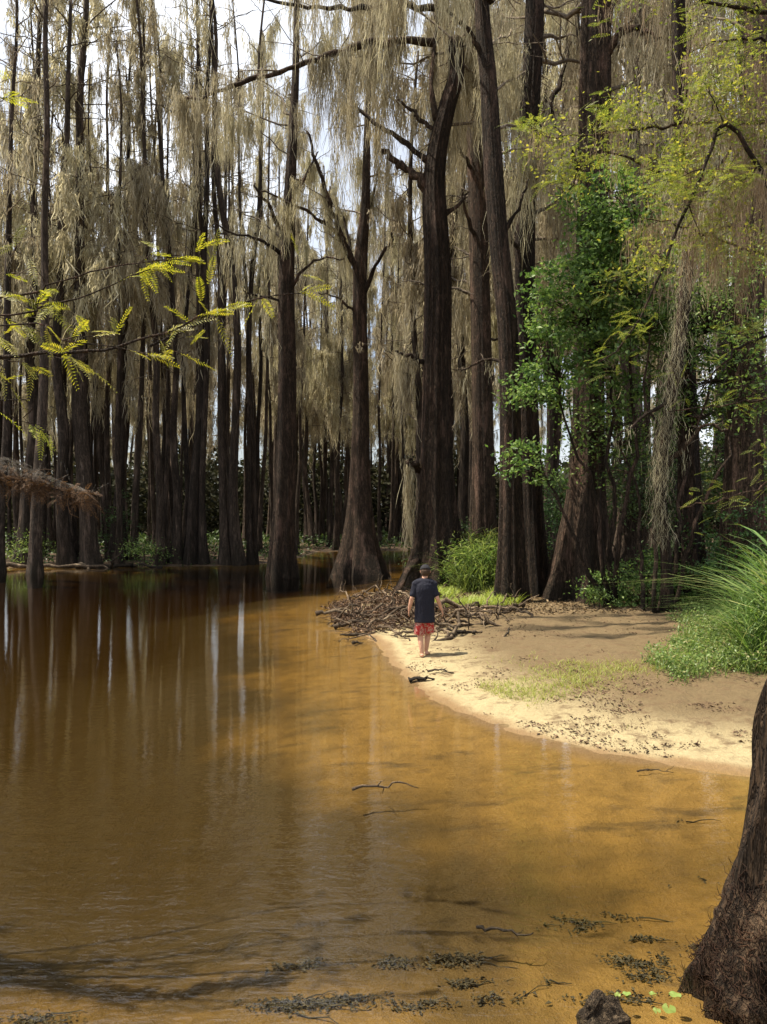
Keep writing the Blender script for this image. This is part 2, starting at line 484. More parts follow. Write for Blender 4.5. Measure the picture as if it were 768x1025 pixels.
def ground_material():
    k = NT('ground_sand_and_forest_soil')
    g = k.n('ShaderNodeNewGeometry').outputs['Position']
    sd = k.n('ShaderNodeAttribute', _attribute_name='shore').outputs['Fac']
    n1 = k.noise(g, .55, 5, .6)
    n2 = k.noise(g, 4.0, 5, .65)
    n3 = k.noise(g, 22, 4, .7)
    n4 = k.noise(g, 90, 3, .7)
    bed = k.ramp(n2, [(.3, (.19, .114, .030)), (.6, (.30, .182, .047))])
    bed = k.mix(k.ramp(k.noise(k.mapping(g, (.8, 2.2, 1)), 1.3, 5, .6), [(.56, (0, 0, 0)), (.68, (1, 1, 1))]), bed, (.11, .07, .025))
    shaded_bed = k.mix(n2, (.042, .029, .011), (.085, .058, .021))  # shade and depth of the channel put into the bed colour
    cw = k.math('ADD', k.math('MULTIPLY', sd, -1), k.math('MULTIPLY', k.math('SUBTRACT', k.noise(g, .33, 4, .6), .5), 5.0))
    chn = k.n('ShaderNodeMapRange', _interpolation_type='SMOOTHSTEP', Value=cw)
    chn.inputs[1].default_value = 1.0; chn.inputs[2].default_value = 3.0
    bed = k.mix(chn.outputs[0], bed, shaded_bed)
    wet = k.mix(n3, (.20, .125, .055), (.29, .19, .092))
    pale = k.mix(n3, (.29, .225, .112), (.49, .415, .245))
    soil = k.mix(k.math('MULTIPLY', k.math('ADD', n3, n2), .5), (.055, .038, .018), (.255, .185, .095))
    forest = k.mix(n3, (.035, .024, .015), (.10, .066, .04))
    w = k.math('ADD', sd, k.math('MULTIPLY', k.math('SUBTRACT', n1, .5), 1.4))
    w2 = k.math('ADD', sd, k.math('MULTIPLY', k.math('SUBTRACT', n2, .5), .35))

    def step(v, a, b):
        nd = k.n('ShaderNodeMapRange', _interpolation_type='SMOOTHSTEP', Value=v)
        nd.inputs[1].default_value = a; nd.inputs[2].default_value = b
        return nd.outputs[0]
    col = k.mix(step(w2, -.25, .02), bed, wet)
    col = k.mix(step(w2, .03, .32), col, pale)
    col = k.mix(step(w, .55, 2.2), col, soil)
    col = k.mix(step(w, 6.0, 9.5), col, forest)
    yy = k.n('ShaderNodeSeparateXYZ', Vector=g).outputs['Y']
    col = k.mix(k.math('MULTIPLY', step(yy, 24, 31), step(w2, -.2, .1)), col, forest)
    # scuffed damp patches and crumbs of bark
    patch = k.math('MULTIPLY', k.ramp(n2, [(.50, (0, 0, 0)), (.66, (1, 1, 1))]), step(sd, .15, .6))
    col = k.mix(k.math('MULTIPLY', patch, .85), col, (.12, .076, .04))
    crumb = k.math('MULTIPLY', k.ramp(n4, [(.60, (0, 0, 0)), (.68, (1, 1, 1))]), step(sd, .2, .6))
    col = k.mix(k.math('MULTIPLY', crumb, .7), col, (.10, .06, .035))
    h = k.math('ADD', k.math('MULTIPLY', n3, .6), k.math('ADD', k.math('MULTIPLY', n4, .3), n2))
    bp = k.n('ShaderNodeBump', Strength=.8, Distance=.09, Height=h)
    rough = k.n('ShaderNodeMapRange', Value=w2)
    rough.inputs[1].default_value = 0; rough.inputs[2].default_value = .4
    rough.inputs[3].default_value = .45; rough.inputs[4].default_value = .95
    p = k.n('ShaderNodeBsdfPrincipled', Base__Color=col, Roughness=rough.outputs[0], Normal=bp.outputs[0])
    p.inputs['Specular IOR Level'].default_value = .25
    return k.out(p.outputs[0])


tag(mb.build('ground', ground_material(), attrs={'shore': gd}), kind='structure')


# ------------------------------------------------------------------ water: a closed body of tannin-stained water
def water_material():
    k = NT('tannin_water')
    g = k.n('ShaderNodeNewGeometry').outputs['Position']
    sep = k.n('ShaderNodeSeparateXYZ', Vector=g)
    w1 = k.noise(k.mapping(g, (.62, 1.7, 1)), 5.0, 3, .5, .1)
    w2 = k.noise(k.mapping(g, (.6, 1.9, 1)), 15, 2, .5, .1)
    w3 = k.noise(k.mapping(g, (.6, 1.4, 1)), 1.3, 2, .5, .1)
    calm = k.noise(g, .35, 3, .5)
    near = k.n('ShaderNodeMapRange', Value=sep.outputs['Y'])
    near.inputs[1].default_value = 3.9; near.inputs[2].default_value = 8.5
    near.inputs[3].default_value = 1.15; near.inputs[4].default_value = .13
    amp = k.math('MULTIPLY', near.outputs[0], k.math('ADD', k.math('MULTIPLY', calm, 1.2), .35))
    h = k.math('ADD', k.math('ADD', k.math('MULTIPLY', w1, .55), k.math('MULTIPLY', w2, .22)), k.math('MULTIPLY', w3, .45))
    h = k.math('MULTIPLY', h, amp)
    bp = k.n('ShaderNodeBump', Strength=1.0, Distance=.021, Height=h)
    fr = k.n('ShaderNodeFresnel', IOR=1.5, Normal=bp.outputs[0])
    tr = k.n('ShaderNodeBsdfTransparent', Color=(1, 1, 1, 1))
    gl = k.n('ShaderNodeBsdfGlossy', Roughness=.02, Color=(1, 1, 1, 1), Normal=bp.outputs[0])
    mx = k.n('ShaderNodeMixShader', i0=fr.outputs[0], i1=tr.outputs[0], i2=gl.outputs[0])
    va = k.n('ShaderNodeVolumeAbsorption', Density=.85, Color=(.70, .60, .25, 1))
    return k.out(mx.outputs[0], va.outputs[0])


mb = MB()
x0, x1, y0, y1, zb = -880, 880, -110, 400, -6
mb.add([(x0, y0, zb), (x1, y0, zb), (x1, y1, zb), (x0, y1, zb), (x0, y0, 0), (x1, y0, 0), (x1, y1, 0), (x0, y1, 0)],
       [(0, 3, 2, 1), (4, 5, 6, 7), (0, 1, 5, 4), (1, 2, 6, 5), (2, 3, 7, 6), (3, 0, 4, 7)])
tag(mb.build('water', water_material(), smooth=False), kind='structure')


# ------------------------------------------------------------------ trees
def flute(n, hs, r, k0=7, amp0=.16, hf=2.2, fine=.035):
    """radius factors (rings x n): buttress lobes low down, bark ridges all the way"""
    th = np.linspace(0, 2 * np.pi, n, endpoint=False)
    A = amp0 * np.exp(-np.asarray(hs) / hf) + .03
    m = np.ones((len(hs), n))
    for kk, aa in ((k0, 1.0), (k0 - 3, .7), (k0 + 5, .45)):
        ph = r.uniform(0, 6.28)
        m += A[:, None] * aa * np.cos(kk * th[None] + ph + .05 * np.asarray(hs)[:, None] * r.normal())
    for kk in (2, 3):
        m += .05 * np.cos(kk * th[None] + r.uniform(0, 6.28) + .25 * np.asarray(hs)[:, None])
    if fine:
        for kk in (17, 23, 31):
            if kk < n / 2.5:
                m += fine * np.cos(kk * th[None] + r.uniform(0, 6.28) + .4 * np.sin(np.asarray(hs)[:, None] * r.uniform(.4, 1.2)))
    return m


def branchlets(mb, pts, r0, r, hp, depth=1, per=1.3, lmul=.42, up=.15, sides=4, minl=.25, start=.15):
    """side twigs along a limb"""
    pts = np.asarray(pts)
    seg = np.linalg.norm(np.diff(pts, axis=0), axis=1)
    L = seg.sum()
    k = max(2, int(L * per))
    d0 = (pts[-1] - pts[0]) / (L + 1e-9)
    for j in range(k):
        t = start + (1 - start) * (j + r.random()) / k
        i = min(int(t * (len(pts) - 1)), len(pts) - 2)
        p = pts[i] + (pts[i + 1] - pts[i]) * (t * (len(pts) - 1) - i)
        d = d0 * r.uniform(.3, .9) + r.normal(0, .65, 3)
        d[2] = d[2] * .6 + up
        d /= np.linalg.norm(d)
        l = max(minl, L * lmul * (1.1 - .6 * t) * r.uniform(.5, 1.3))
        rr = max(.006, r0 * (1 - .75 * t) * .5)
        q = crooked(p, p + d * l, 5, .10, r)
        tube(mb, q, np.linspace(rr, rr * .3, 5), sides, cap=False)
        hp.append(q)
        if depth > 0:
            branchlets(mb, q, rr, r, hp, depth - 1, per * 1.3, .45, up, 3, .15)


def hang(hp, step=.1):
    out = []
    for q in hp:
        q = np.asarray(q)
        L = np.linalg.norm(np.diff(q, axis=0), axis=1).sum()
        n = max(2, int(L / step))
        t = np.linspace(0, len(q) - 1.001, n)
        i = t.astype(int)
        out.append(q[i] + (q[i + 1] - q[i]) * (t - i)[:, None])
    return np.concatenate(out) if out else np.zeros((0, 3))


def cypress(name, label, path, rad, group=None, limbs=(), auto=None, nr=40, rings=70, flare=(1.0, 2.0), k0=7, bark=BARK, mossy=None,
            seed=0, crown_twigs=True, azr=(.25, 2.9)):
    """path: world points from below the ground up; rad: radii at them; limbs: lists of world points; auto: (z0, z1, count, length range)"""
    r = np.random.default_rng(1000 + seed)
    path = np.asarray(path, float)
    base = np.array([path[0][0], path[0][1], max(path[0][2], gz(path[0][0], path[0][1]))])
    pts, t = resample(path, rings)
    dd = np.concatenate([[0], np.cumsum(np.linalg.norm(np.diff(path, axis=0), axis=1))])
    rr = np.interp(t, dd / dd[-1], rad) * .80
    hs = np.maximum(pts[:, 2] - base[2], 0)
    rr = rr * (1 + flare[0] * np.exp(-hs / flare[1]) )
    root = thing(name, base, label, 'tree', group)
    m = MB()
    tube(m, pts, rr, nr, mod=flute(nr, hs, r, k0))
    m.build('trunk', bark, root, base)
    hp = []
    cm = MB()
    for lb in limbs:
        lr = lb[1]
        q, _ = resample(lb[0], max(8, 4 * len(lb[0])))
        q = q + np.concatenate([[np.zeros(3)], r.normal(0, lr * .35, (len(q) - 1, 3))])
        lm = MB()
        tube(lm, q, np.linspace(lr, lr * (lb[2] if len(lb) > 2 else .25), len(q)) * (1 + .12 * r.normal(0, 1, len(q))), 9)
        lm.build('limb', bark, root, base)
        if len(lb) > 3: continue          # a bare limb: no twigs, no moss
        hp.append(q); hp.append(q)
        if crown_twigs:
            branchlets(cm, q, lr * .5, r, hp, 1, 1.5, .3)
    if auto:
        z0, z1, cnt, l0, l1 = auto
        for j in range(cnt):
            z = z0 + (z1 - z0) * (j + r.random()) / cnt
            i = int(np.clip(np.searchsorted(pts[:, 2], z), 1, rings - 2))
            p = pts[i]
            az = r.uniform(*azr)
            l = r.uniform(l0, l1)
            d = np.array([math.cos(az), math.sin(az), r.uniform(.0, .9) + .5 * max(0, j / cnt - .5)])
            q = crooked(p, p + d * l, 9, .09, r)
            q[:, 2] -= .05 * l * np.linspace(0, 1, 9) ** 2
            lr = max(.025, rr[i] * r.uniform(.16, .32))
            tube(cm, q, np.linspace(lr, .012, 9), 6, cap=False)
            hp.append(q); hp.append(q)
            branchlets(cm, q, lr, r, hp, 1, 1.8, .42)
    if cm.n:
        cm.build('crown', TWIG, root, base)
    if mossy and hp:
        mm = MB()
        H = hang(hp)
        xt = np.interp(H[:, 2], pts[:, 2], pts[:, 0]); yt = np.interp(H[:, 2], pts[:, 2], pts[:, 1]); rt = np.interp(H[:, 2], pts[:, 2], rr)
        H = H[~((np.abs(H[:, 0] - xt) < rt * 1.25 + .12) & (H[:, 1] < yt + .1))]
        moss(mm, H, mossy[0], r, ln=mossy[1], per=mossy[2], w=mossy[3] if len(mossy) > 3 else (.012, .03))
        mm.build('spanish_moss', MOSS, root, base)
    return root


def up_path(pxpts, Y, extra=None):
    return [at(px, py, Y) for px, py in pxpts] + (extra or [])


def L2(pxpts, Y, dy=0.0):
    """a limb: picture points laid at the depth of its tree, reaching dy metres nearer or farther along its length"""
    n = len(pxpts)
    return [at(px, py, Y + dy * i / max(n - 1, 1)) for i, (px, py) in enumerate(pxpts)]


# ---- far forest: kinds built once, then copied
def far_kind(seed, H, r0, limb0, nl, mossn, mln, lrange=(1.2, 3.2)):
    r = np.random.default_rng(seed)
    path = crooked((0, 0, -.6), (r.normal(0, .4), r.normal(0, .4), H), 9, .012, r)
    root = cypress('slim_cypress_tree', '-', path, np.linspace(r0, r0 * .25, 9), auto=(limb0, H - .3, nl, *lrange), nr=14, rings=34, azr=(0, 6.28),
                   flare=(.75, 1.1), k0=5, bark=BARK_FAR, mossy=(mossn, mln, 15, (.02, .045)) if mossn else None, seed=seed)
    return root


FARK = [far_kind(21, 33, .24, 12, 29, 414, 0.90, (.7, 2.4)), far_kind(22, 30, .22, 10, 29, 361, 0.98, (.7, 2.2)), far_kind(23, 35, .27, 14, 29, 306, 0.83, (.8, 2.6)),
        far_kind(24, 28, .19, 9, 27, 343, 1.05, (.6, 2.0)), far_kind(25, 31, .21, 14, 23, 144, 0.75, (.6, 2.0)), far_kind(26, 34, .24, 17, 25, 80, 0.68, (.6, 2.4)),
        far_kind(27, 26, .20, 8, 29, 543, 1.12, (.8, 2.4))]
far_used = set()


def place_far(i, x, y, s, hz, rz, lean, label, group):
    if i in far_used:
        o = copy_tree(FARK[i])
    else:
        o = FARK[i]; far_used.add(i)
    o.location = (x, y, gz(x, y) if shore_d([x], [y])[0] > 0 else -.3)
    o.rotation_euler = (lean[1], lean[0], rz)
    o.scale = (s, s, hz)
    tag(o, label, 'tree', group)
    return o


fr = np.random.default_rng(77)
occupied = []


def scatter(n, pxr, yr, sr, label, group, kinds, gap=.9, leanx=(.0, .025), tries=40):
    for _ in range(n):
        for _t in range(tries):
            px = fr.uniform(*pxr); Y = yr[0] + (yr[1] - yr[0]) * fr.random() ** .8
            if any(a_ < px < b_ for a_, b_ in (((135, 147), (202, 226), (240, 251), (300, 314), (324, 334)) if Y < 64 else (((136, 146), (205, 224)) if Y < 92 else ()))): continue
            x = (px - CX) / F * Y
            if shore_d([x], [Y])[0] < -.6: continue
            if all((x - a) ** 2 + (Y - b) ** 2 > gap ** 2 for a, b in occupied):
                occupied.append((x, Y))
                place_far(int(fr.choice(kinds)) if not (195 < px < 335 and Y < 64) else int(fr.choice([4, 5, 0])), x, Y, fr.uniform(*sr), fr.uniform(.85, 1.12), fr.uniform(0, 6.28),
                          (fr.normal(leanx[0], leanx[1]), fr.normal(0, .02)), label, group)
                break


# the front row across the water on the left, placed one by one
for (px, Y, s, ln, k, lab) in [
    (27, 42.9, 1.75, .02, 0, 'dark cypress with grey base standing at the left end of the far bank'),
    (70, 42.8, 1.9, .0, 1, 'broad dark cypress just left of the leafy shrub on the far bank'),
    (93, 42.6, 2.0, .035, 2, 'thickest dark trunk among the slim cypresses on the far left bank'),
    (118, 43.6, 1.1, .03, 3, 'slim cypress right behind the green shrub at the far waterline'),
    (160, 43.6, 1.2, .03, 0, 'slim cypress to the right of the pale green shrub on the far bank'),
    (176, 44.0, 1.3, .04, 1, 'first cypress of the tight row right of the far bank shrubs'),
    (192, 43.9, 1.45, .035, 5, 'stouter cypress in the middle of the tight row on the far bank'),
    (204, 43.8, 1.0, .02, 5, 'cypress of the tight row leaning beside the bright gap'),
    (226, 44.0, 1.2, .03, 5, 'cypress of the tight row at the edge of the dark bank'),
    (238, 44.2, 1.45, .02, 5, 'last stout cypress of the tight row before the open channel'),
    (252, 45.4, 1.1, .03, 5, 'slim cypress standing at the bank corner by the open channel'),
]:
    x = (px - CX) / F * Y
    occupied.append((x, Y))
    place_far(k, x, Y, s, 1.0, fr.uniform(0, 6.28), (ln, fr.normal(0, .01)), lab, 'cypress row on the far bank')

scatter(30, (-60, 262), (44, 49), (.7, 1.15), 'slim cypress in the crowded front rows across the water', 'slim cypresses across the water', [0, 1, 2, 3, 4, 5], .55, (.02, .02))
scatter(60, (-80, 300), (49, 68), (.7, 1.25), 'thin cypress trunk deep in the shaded stand across the water', 'cypresses deep in the far stand', [0, 1, 2, 3, 4, 5, 6], .8)
scatter(30, (262, 480), (60, 80), (.8, 1.3), 'moss hung cypress far behind the open channel', 'cypresses behind the channel', [0, 1, 2, 6], .9)
scatter(46, (250, 490), (64, 112), (.8, 1.3), 'thin moss hung cypress in the dim screen beyond the channel', 'cypresses beyond the channel', [0, 1, 2, 6], .8)
scatter(60, (-80, 560), (76, 125), (1.3, 2.2), 'distant cypress filling the back of the swamp', 'distant cypresses', [0, 1, 2, 3, 6], 1.2)
scatter(14, (405, 560), (32, 58), (1.1, 1.9), 'moss hung cypress in the shade behind the great cypress', 'cypresses behind the spit', [0, 1, 6, 2], 1.5)
scatter(34, (560, 860), (27, 62), (1.1, 1.9), 'shaded cypress back in the woods on the right bank', 'cypresses in the right woods', [0, 1, 2, 3, 6], 1.3)
scatter(16, (560, 900), (62, 110), (1.2, 1.9), 'distant cypress at the back of the right woods', 'distant right bank cypresses', [0, 1, 2, 3, 6], 1.5)

# slim trunks at upper left that rise past the others
for (x_, Y_, s_, lx, k_, lab) in [((36 - CX) / F * 37, 37, 1.35, .02, 5, 'tall dark cypress with a clean bole rising at the left of the water'),
                                  ((-2 - CX) / F * 38, 38, 1.3, .02, 4, 'dark cypress at the very left edge of the water')]:
    place_far(k_, x_, Y_, s_, 1.0, 1.0, (lx, 0), lab, 'tall cypresses standing in the water on the left')

# ---- the individual trees of the middle distance
Y = 34.5
cypress('bald_cypress_tree', 'slim cypress with flared dark base standing alone in the channel', up_path([(282, 590), (282, 560), (285, 480), (287, 380), (286, 300), (288, 235), (292, 150), (296, 60), (297, -60), (300, -160)], Y),
        [.62, .60, .52, .46, .42, .38, .28, .2, .12, .06], limbs=[
            (L2([(286, 242), (272, 212), (254, 182)], Y, -1), .13), (L2([(284, 254), (262, 240), (235, 232), (212, 224)], Y, -1.5), .10),
            (L2([(290, 290), (312, 262), (345, 258)], Y, -1), .09), (L2([(289, 200), (304, 178), (318, 150)], Y, 1), .10),
            (L2([(286, 300), (262, 296), (238, 288)], Y, -1.2), .07)],
        auto=(14, 27, 14, 1.5, 4), flare=(.55, 1.6), mossy=(907, 0.77, 14), seed=1)
Y = 35.5
cypress('bald_cypress_tree', 'forked cypress with wide cone shaped base in the channel', up_path([(360, 590), (360, 560), (360, 500), (361, 400), (360, 320), (361, 262), (366, 200), (368, 120), (372, 20), (376, -110)], Y),
        [.72, .7, .55, .44, .40, .37, .24, .17, .12, .06], limbs=[
            (L2([(359, 275), (347, 246), (334, 215), (322, 176), (309, 130)], Y, -1.5), .17), (L2([(352, 255), (346, 225), (338, 205)], Y, 1), .09),
            (L2([(345, 240), (325, 222), (296, 205), (262, 190)], Y, -2), .11), (L2([(362, 300), (378, 262), (392, 238), (400, 214)], Y, -1.2), .13),
            (L2([(361, 320), (342, 300), (318, 292)], Y, -1), .07), (L2([(364, 225), (374, 192), (380, 160)], Y, 1), .09)],
        auto=(15, 28, 15, 1.5, 4), flare=(1.25, 1.9), mossy=(1231, 0.85, 14), seed=2)
Y = 27
cypress('bald_cypress_tree', 'great broken topped cypress towering above the walking person', up_path([(438, 600), (437, 575), (436, 520), (437, 400), (439, 280), (435, 195), (438, 150), (448, 105), (457, 72), (456, 36)], Y),
        [.84, .80, .70, .58, .54, .46, .38, .33, .31, .27], limbs=[
            (L2([(432, 190), (412, 172), (396, 160), (383, 150)], Y, .5), .18, .5), (L2([(430, 160), (404, 140), (374, 120), (350, 100)], Y, 1.5), .11, .5),
            (L2([(435, 130), (415, 112), (398, 96)], Y, .8), .09, .4),
            (L2([(436, 118), (432, 80), (436, 30), (440, -40), (436, -120)], Y, 1.2), .10),
            (L2([(434, 40), (395, 38), (350, 46), (300, 62), (250, 78), (210, 92), (176, 98)], Y, 1.0), .15, .3),
            (L2([(437, 5), (395, 3), (340, 4), (292, 2), (240, -12)], Y, 1.2), .11, .3),
            (L2([(440, -40), (470, -10), (482, 18), (492, 50)], Y, 1), .10), (L2([(426, 362), (410, 356), (396, 352)], Y, -.6), .10),
            (L2([(440, 215), (458, 205), (470, 190)], Y, .8), .10), (L2([(426, 470), (414, 466), (411, 462)], Y, -.5), .16, .7)],
        auto=(15.5, 24, 8, 2, 4.5), flare=(1.15, 1.3), nr=64, rings=110, k0=8, mossy=(2430, 1.06, 16, (.010, .024)), seed=3)
Y = 22
cypress('bald_cypress_tree', 'tall slender trunk standing right of the great broken cypress', up_path([(511, 612), (511, 590), (511, 480), (509, 340), (500, 240), (495, 170), (490, 80), (483, 0), (478, -150), (474, -300)], Y),
        [.40, .38, .34, .33, .33, .33, .29, .25, .2, .1], limbs=[
            (L2([(486, 60), (474, 34), (460, 17), (444, 6)], Y, -.5), .085, .4, 'bare'), (L2([(500, 240), (520, 205), (530, 178)], Y, -.6), .08),
            (L2([(509, 365), (488, 360), (460, 372)], Y, .8), .06),
            ([(3.0, 22, 17.2), (.5, 20.5, 18.2), (-2, 18.8, 18.8), (-5.2, 17.9, 18.8)], .17), ([(3.0, 22, 18.5), (0, 19.4, 19.7), (-4.6, 16.6, 20)], .16), ([(3.0, 22, 16.9), (1, 20.4, 17.4), (-4.4, 19.6, 17.9)], .16)],  # these last limbs, unseen overhead, are added to throw shadows on the sand
        auto=(12, 23, 14, 1.5, 3.5), azr=(.2, 1.5), flare=(.35, 1.2), nr=48, rings=100, mossy=(500 + 728, 0.85, 14, (.010, .022)), seed=4)
Y = 31
cypress('bald_cypress_tree', 'straight mossy trunk between the great cypress and the slender one', up_path([(484, 580), (484, 540), (483, 420), (481, 280), (478, 160), (474, 40), (470, -150)], Y),
        [.54, .52, .50, .48, .45, .38, .2], limbs=[(L2([(486, 250), (470, 222), (462, 192)], Y, -1), .12), (L2([(478, 180), (462, 150), (450, 140)], Y, -1), .1)],
        auto=(9, 26, 16, 1.5, 3.5), flare=(.35, 1.2), nr=40, mossy=(972, 0.94, 14), seed=5)
Y = 23.5
cypress('bald_cypress_tree', 'two toned trunk with split bark left of the leafy sapling', up_path([(536, 612), (535, 585), (531, 480), (527, 360), (526, 250), (530, 130), (536, 20), (540, -120), (544, -260)], Y),
        [.46, .44, .40, .37, .36, .35, .33, .26, .12], limbs=[
            (L2([(530, 150), (552, 100), (560, 84), (572, 40)], Y, 1), .13), (L2([(527, 260), (512, 235), (506, 200)], Y, -.6), .09)],
        auto=(9, 22, 14, 1.5, 3.5), azr=(.2, 1.6), flare=(.45, 1.4), nr=48, rings=90, mossy=(842, 0.94, 14, (.010, .022)), seed=6)
Y = 22.5
cypress('bald_cypress_tree', 'broad cypress with heavily buttressed base at the back of the sand', up_path([(583, 618), (583, 595), (584, 540), (588, 460), (590, 330), (593, 200), (596, 90), (598, -20), (602, -180), (606, -320)], Y),
        [.80, .80, .72, .56, .50, .50, .50, .46, .3, .15], limbs=[
            (L2([(600, 60), (625, 30), (640, 26), (665, 40)], Y, -1), .14), (L2([(590, 180), (560, 130), (548, 96)], Y, -1), .1)],
        auto=(11.5, 24, 13, 1.5, 4), flare=(.75, 1.3), nr=72, rings=110, k0=9, mossy=(680, 0.85, 14, (.010, .022)), seed=7)
Y = 21
cypress('bald_cypress_tree', 'dark trunk under the rusty bough in the right woods', up_path([(690, 600), (690, 560), (690, 470), (688, 380), (686, 280), (684, 150), (680, -20), (678, -220)], Y),
        [.40, .38, .33, .30, .28, .25, .2, .1], auto=(8, 20, 14, 1.2, 3), flare=(.5, 1.2), mossy=(615, 0.77, 14, (.010, .022)), seed=8)
Y = 20
cypress('bald_cypress_tree', 'widest dark trunk standing behind the tall grass at right', up_path([(742, 600), (742, 560), (744, 470), (746, 380), (750, 280), (756, 150), (762, -20), (770, -220)], Y),
        [.62, .60, .54, .50, .44, .38, .3, .15], auto=(8, 19, 14, 1.2, 3), flare=(.4, 1.2), nr=56, mossy=(615, 0.77, 14, (.010, .022)), seed=9)

# leaning, moss wrapped sapling
Y = 18.5
_pth = up_path([(668, 612), (667, 560), (662, 480), (672, 400), (684, 320), (690, 250), (688, 215), (672, 180)], Y)
_o = cypress('leaning_sapling_tree', 'leaning thin trunk wrapped in shaggy pale moss', _pth, [.16, .15, .14, .17, .18, .17, .15, .06],
             limbs=[(L2([(664, 470), (690, 440), (706, 425), (730, 430)], Y, -.5), .09), (L2([(672, 400), (640, 420), (615, 440)], Y, -.8), .05),
                    (L2([(688, 215), (720, 170), (748, 128), (772, 118)], Y, -1.5), .06)],
             flare=(.2, .8), nr=20, rings=40, mossy=(80, .3, 12, (.006, .014)), seed=10)
_q, _ = resample(_pth[1:], 140)
_m = MB(); _r = np.random.default_rng(8)
_pp = _q[_r.integers(10, 140, 3600)] + _r.normal(0, 1, (3600, 3)) * np.array([.13, .11, .1]) + np.array([-.08, -.1, 0])
strands(_m, _pp, _r.uniform(.08, .34, 3600), _r.uniform(.004, .010, 3600), _r, sway=.14)
_m.build('shaggy_moss', MOSS, _o, _o.location)

# ---- foreground trunk at the right edge of the picture
r = np.random.default_rng(42)
_path = np.array([(.13, 0, 0)]) + np.array([(2.48, 4.45, -.6), (2.47, 4.45, -.2), (2.44, 4.45, .1), (2.42, 4.44, .5), (2.43, 4.42, .9), (2.47, 4.4, 1.3), (2.58, 4.4, 1.7), (2.85, 4.4, 2.5), (3.3, 4.5, 4), (4.1, 4.7, 7), (4.9, 5.2, 11), (5.3, 5.6, 15)])
_rad = np.array([.80, .72, .63, .50, .47, .48, .47, .46, .42, .36, .25, .1])
FT = thing('leaning_cypress_tree', (2.61, 4.45, gz(2.61, 4.45)), 'big leaning cypress trunk with ridged bark and matted roots at the near water edge', 'tree')
m = MB()
rings, nn = 240, 220
pts, t = resample(_path, rings)
dd = np.concatenate([[0], np.cumsum(np.linalg.norm(np.diff(_path, axis=0), axis=1))])
t2 = np.concatenate([np.linspace(0, .28, 170), np.linspace(.285, 1, 70)])
pts = np.stack([np.interp(t2, t, pts[:, c]) for c in range(3)], 1)
rr = np.interp(t2, dd / dd[-1], _rad)
th = np.linspace(0, 2 * np.pi, nn, endpoint=False)
hs = pts[:, 2]
mod = flute(nn, np.maximum(hs, 0), r, 8, .11, 1.2, 0)
_ang = th[None] / (2 * np.pi)
for kk, aa, zz in ((26, .20, .8), (52, .20, 1.4), (100, .10, 3.0)):
    mod += aa * (vnoise(_ang * kk + 3 * np.sin(hs * .6)[:, None] * .4, hs[:, None] * zz + kk) - vnoise((_ang * 0 + 0), hs[:, None] * zz))
low = np.clip((.55 - hs) / .6, 0, 1)[:, None]
mod += low * (.16 * vnoise(_ang * 30, hs[:, None] * 7) + .12 * vnoise(_ang * 75, hs[:, None] * 17))
tube(m, pts, rr, nn, mod=mod)
_tv = m.verts().copy()
m.build('trunk', BARK_NEAR, FT, FT.location)
# matted rootlets over its base
m = MB()
cand = _tv[(_tv[:, 2] > -.1) & (_tv[:, 2] < .62) & (_tv[:, 1] < 4.7) & (_tv[:, 0] < 3.1)]
for j in range(4200):
    p = cand[r.integers(len(cand))]
    if r.random() > 1.1 - p[2] * 1.3: continue
    o = np.array([p[0] - 2.46, p[1] - 4.45, 0]); o /= np.linalg.norm(o)
    tn = np.array([-o[1], o[0], 0])
    d = tn * r.normal(0, 1) + np.array([0, 0, r.normal(-.4, .8)]) + o * .15
    d /= np.linalg.norm(d)
    l = r.uniform(.03, .12)
    q = crooked(p + o * .003, p + d * l + o * r.uniform(.0, .02), 5, .25, r)
    tube(m, q, np.linspace(r.uniform(.0018, .0042), .001, 5), 3, cap=False)
m.build('root_mat', ROOT, FT, FT.location)
cm = MB(); hp = []
for j in range(10):
    z = 7 + 8 * j / 10
    i = int(np.searchsorted(pts[:, 2], z))
    az = r.uniform(-1.4, 1.6); l = r.uniform(1.5, 3)
    q = crooked(pts[min(i, len(pts) - 2)], pts[min(i, len(pts) - 2)] + np.array([math.cos(az) * l, math.sin(az) * l, l * .3]), 8, .08, r)
    tube(cm, q, np.linspace(.07, .015, 8), 6, cap=False); hp.append(q)
    branchlets(cm, q, .06, r, hp, 1, 1.5, .4)
cm.build('crown', TWIG, FT, FT.location)
mm = MB(); moss(mm, hang(hp), 500, r, .7, 14); mm.build('spanish_moss', MOSS, FT, FT.location)

# ---- left foreground cypress: trunk outside the frame, feathery boughs reaching in
r = np.random.default_rng(43)
LT = thing('feathery_cypress_tree', (-5.2, 5.6, gz(-5.2, 5.6)), 'near cypress whose sunlit feathery yellow green boughs reach in from the left', 'tree')
o0 = np.array(LT.location)
m = MB()
pth, tt = resample([(-5.2, 5.6, -.6), (-5.15, 5.6, 1), (-5.1, 5.6, 3.4), (-5.1, 5.7, 5), (-5.2, 5.8, 6.6)], 60)
tube(m, pth, np.interp(tt, [0, .1, .3, 1], [.36, .22, .17, .04]), 36, mod=flute(36, np.maximum(pth[:, 2], 0), r))
m.build('trunk', BARK_NEAR, LT, o0)


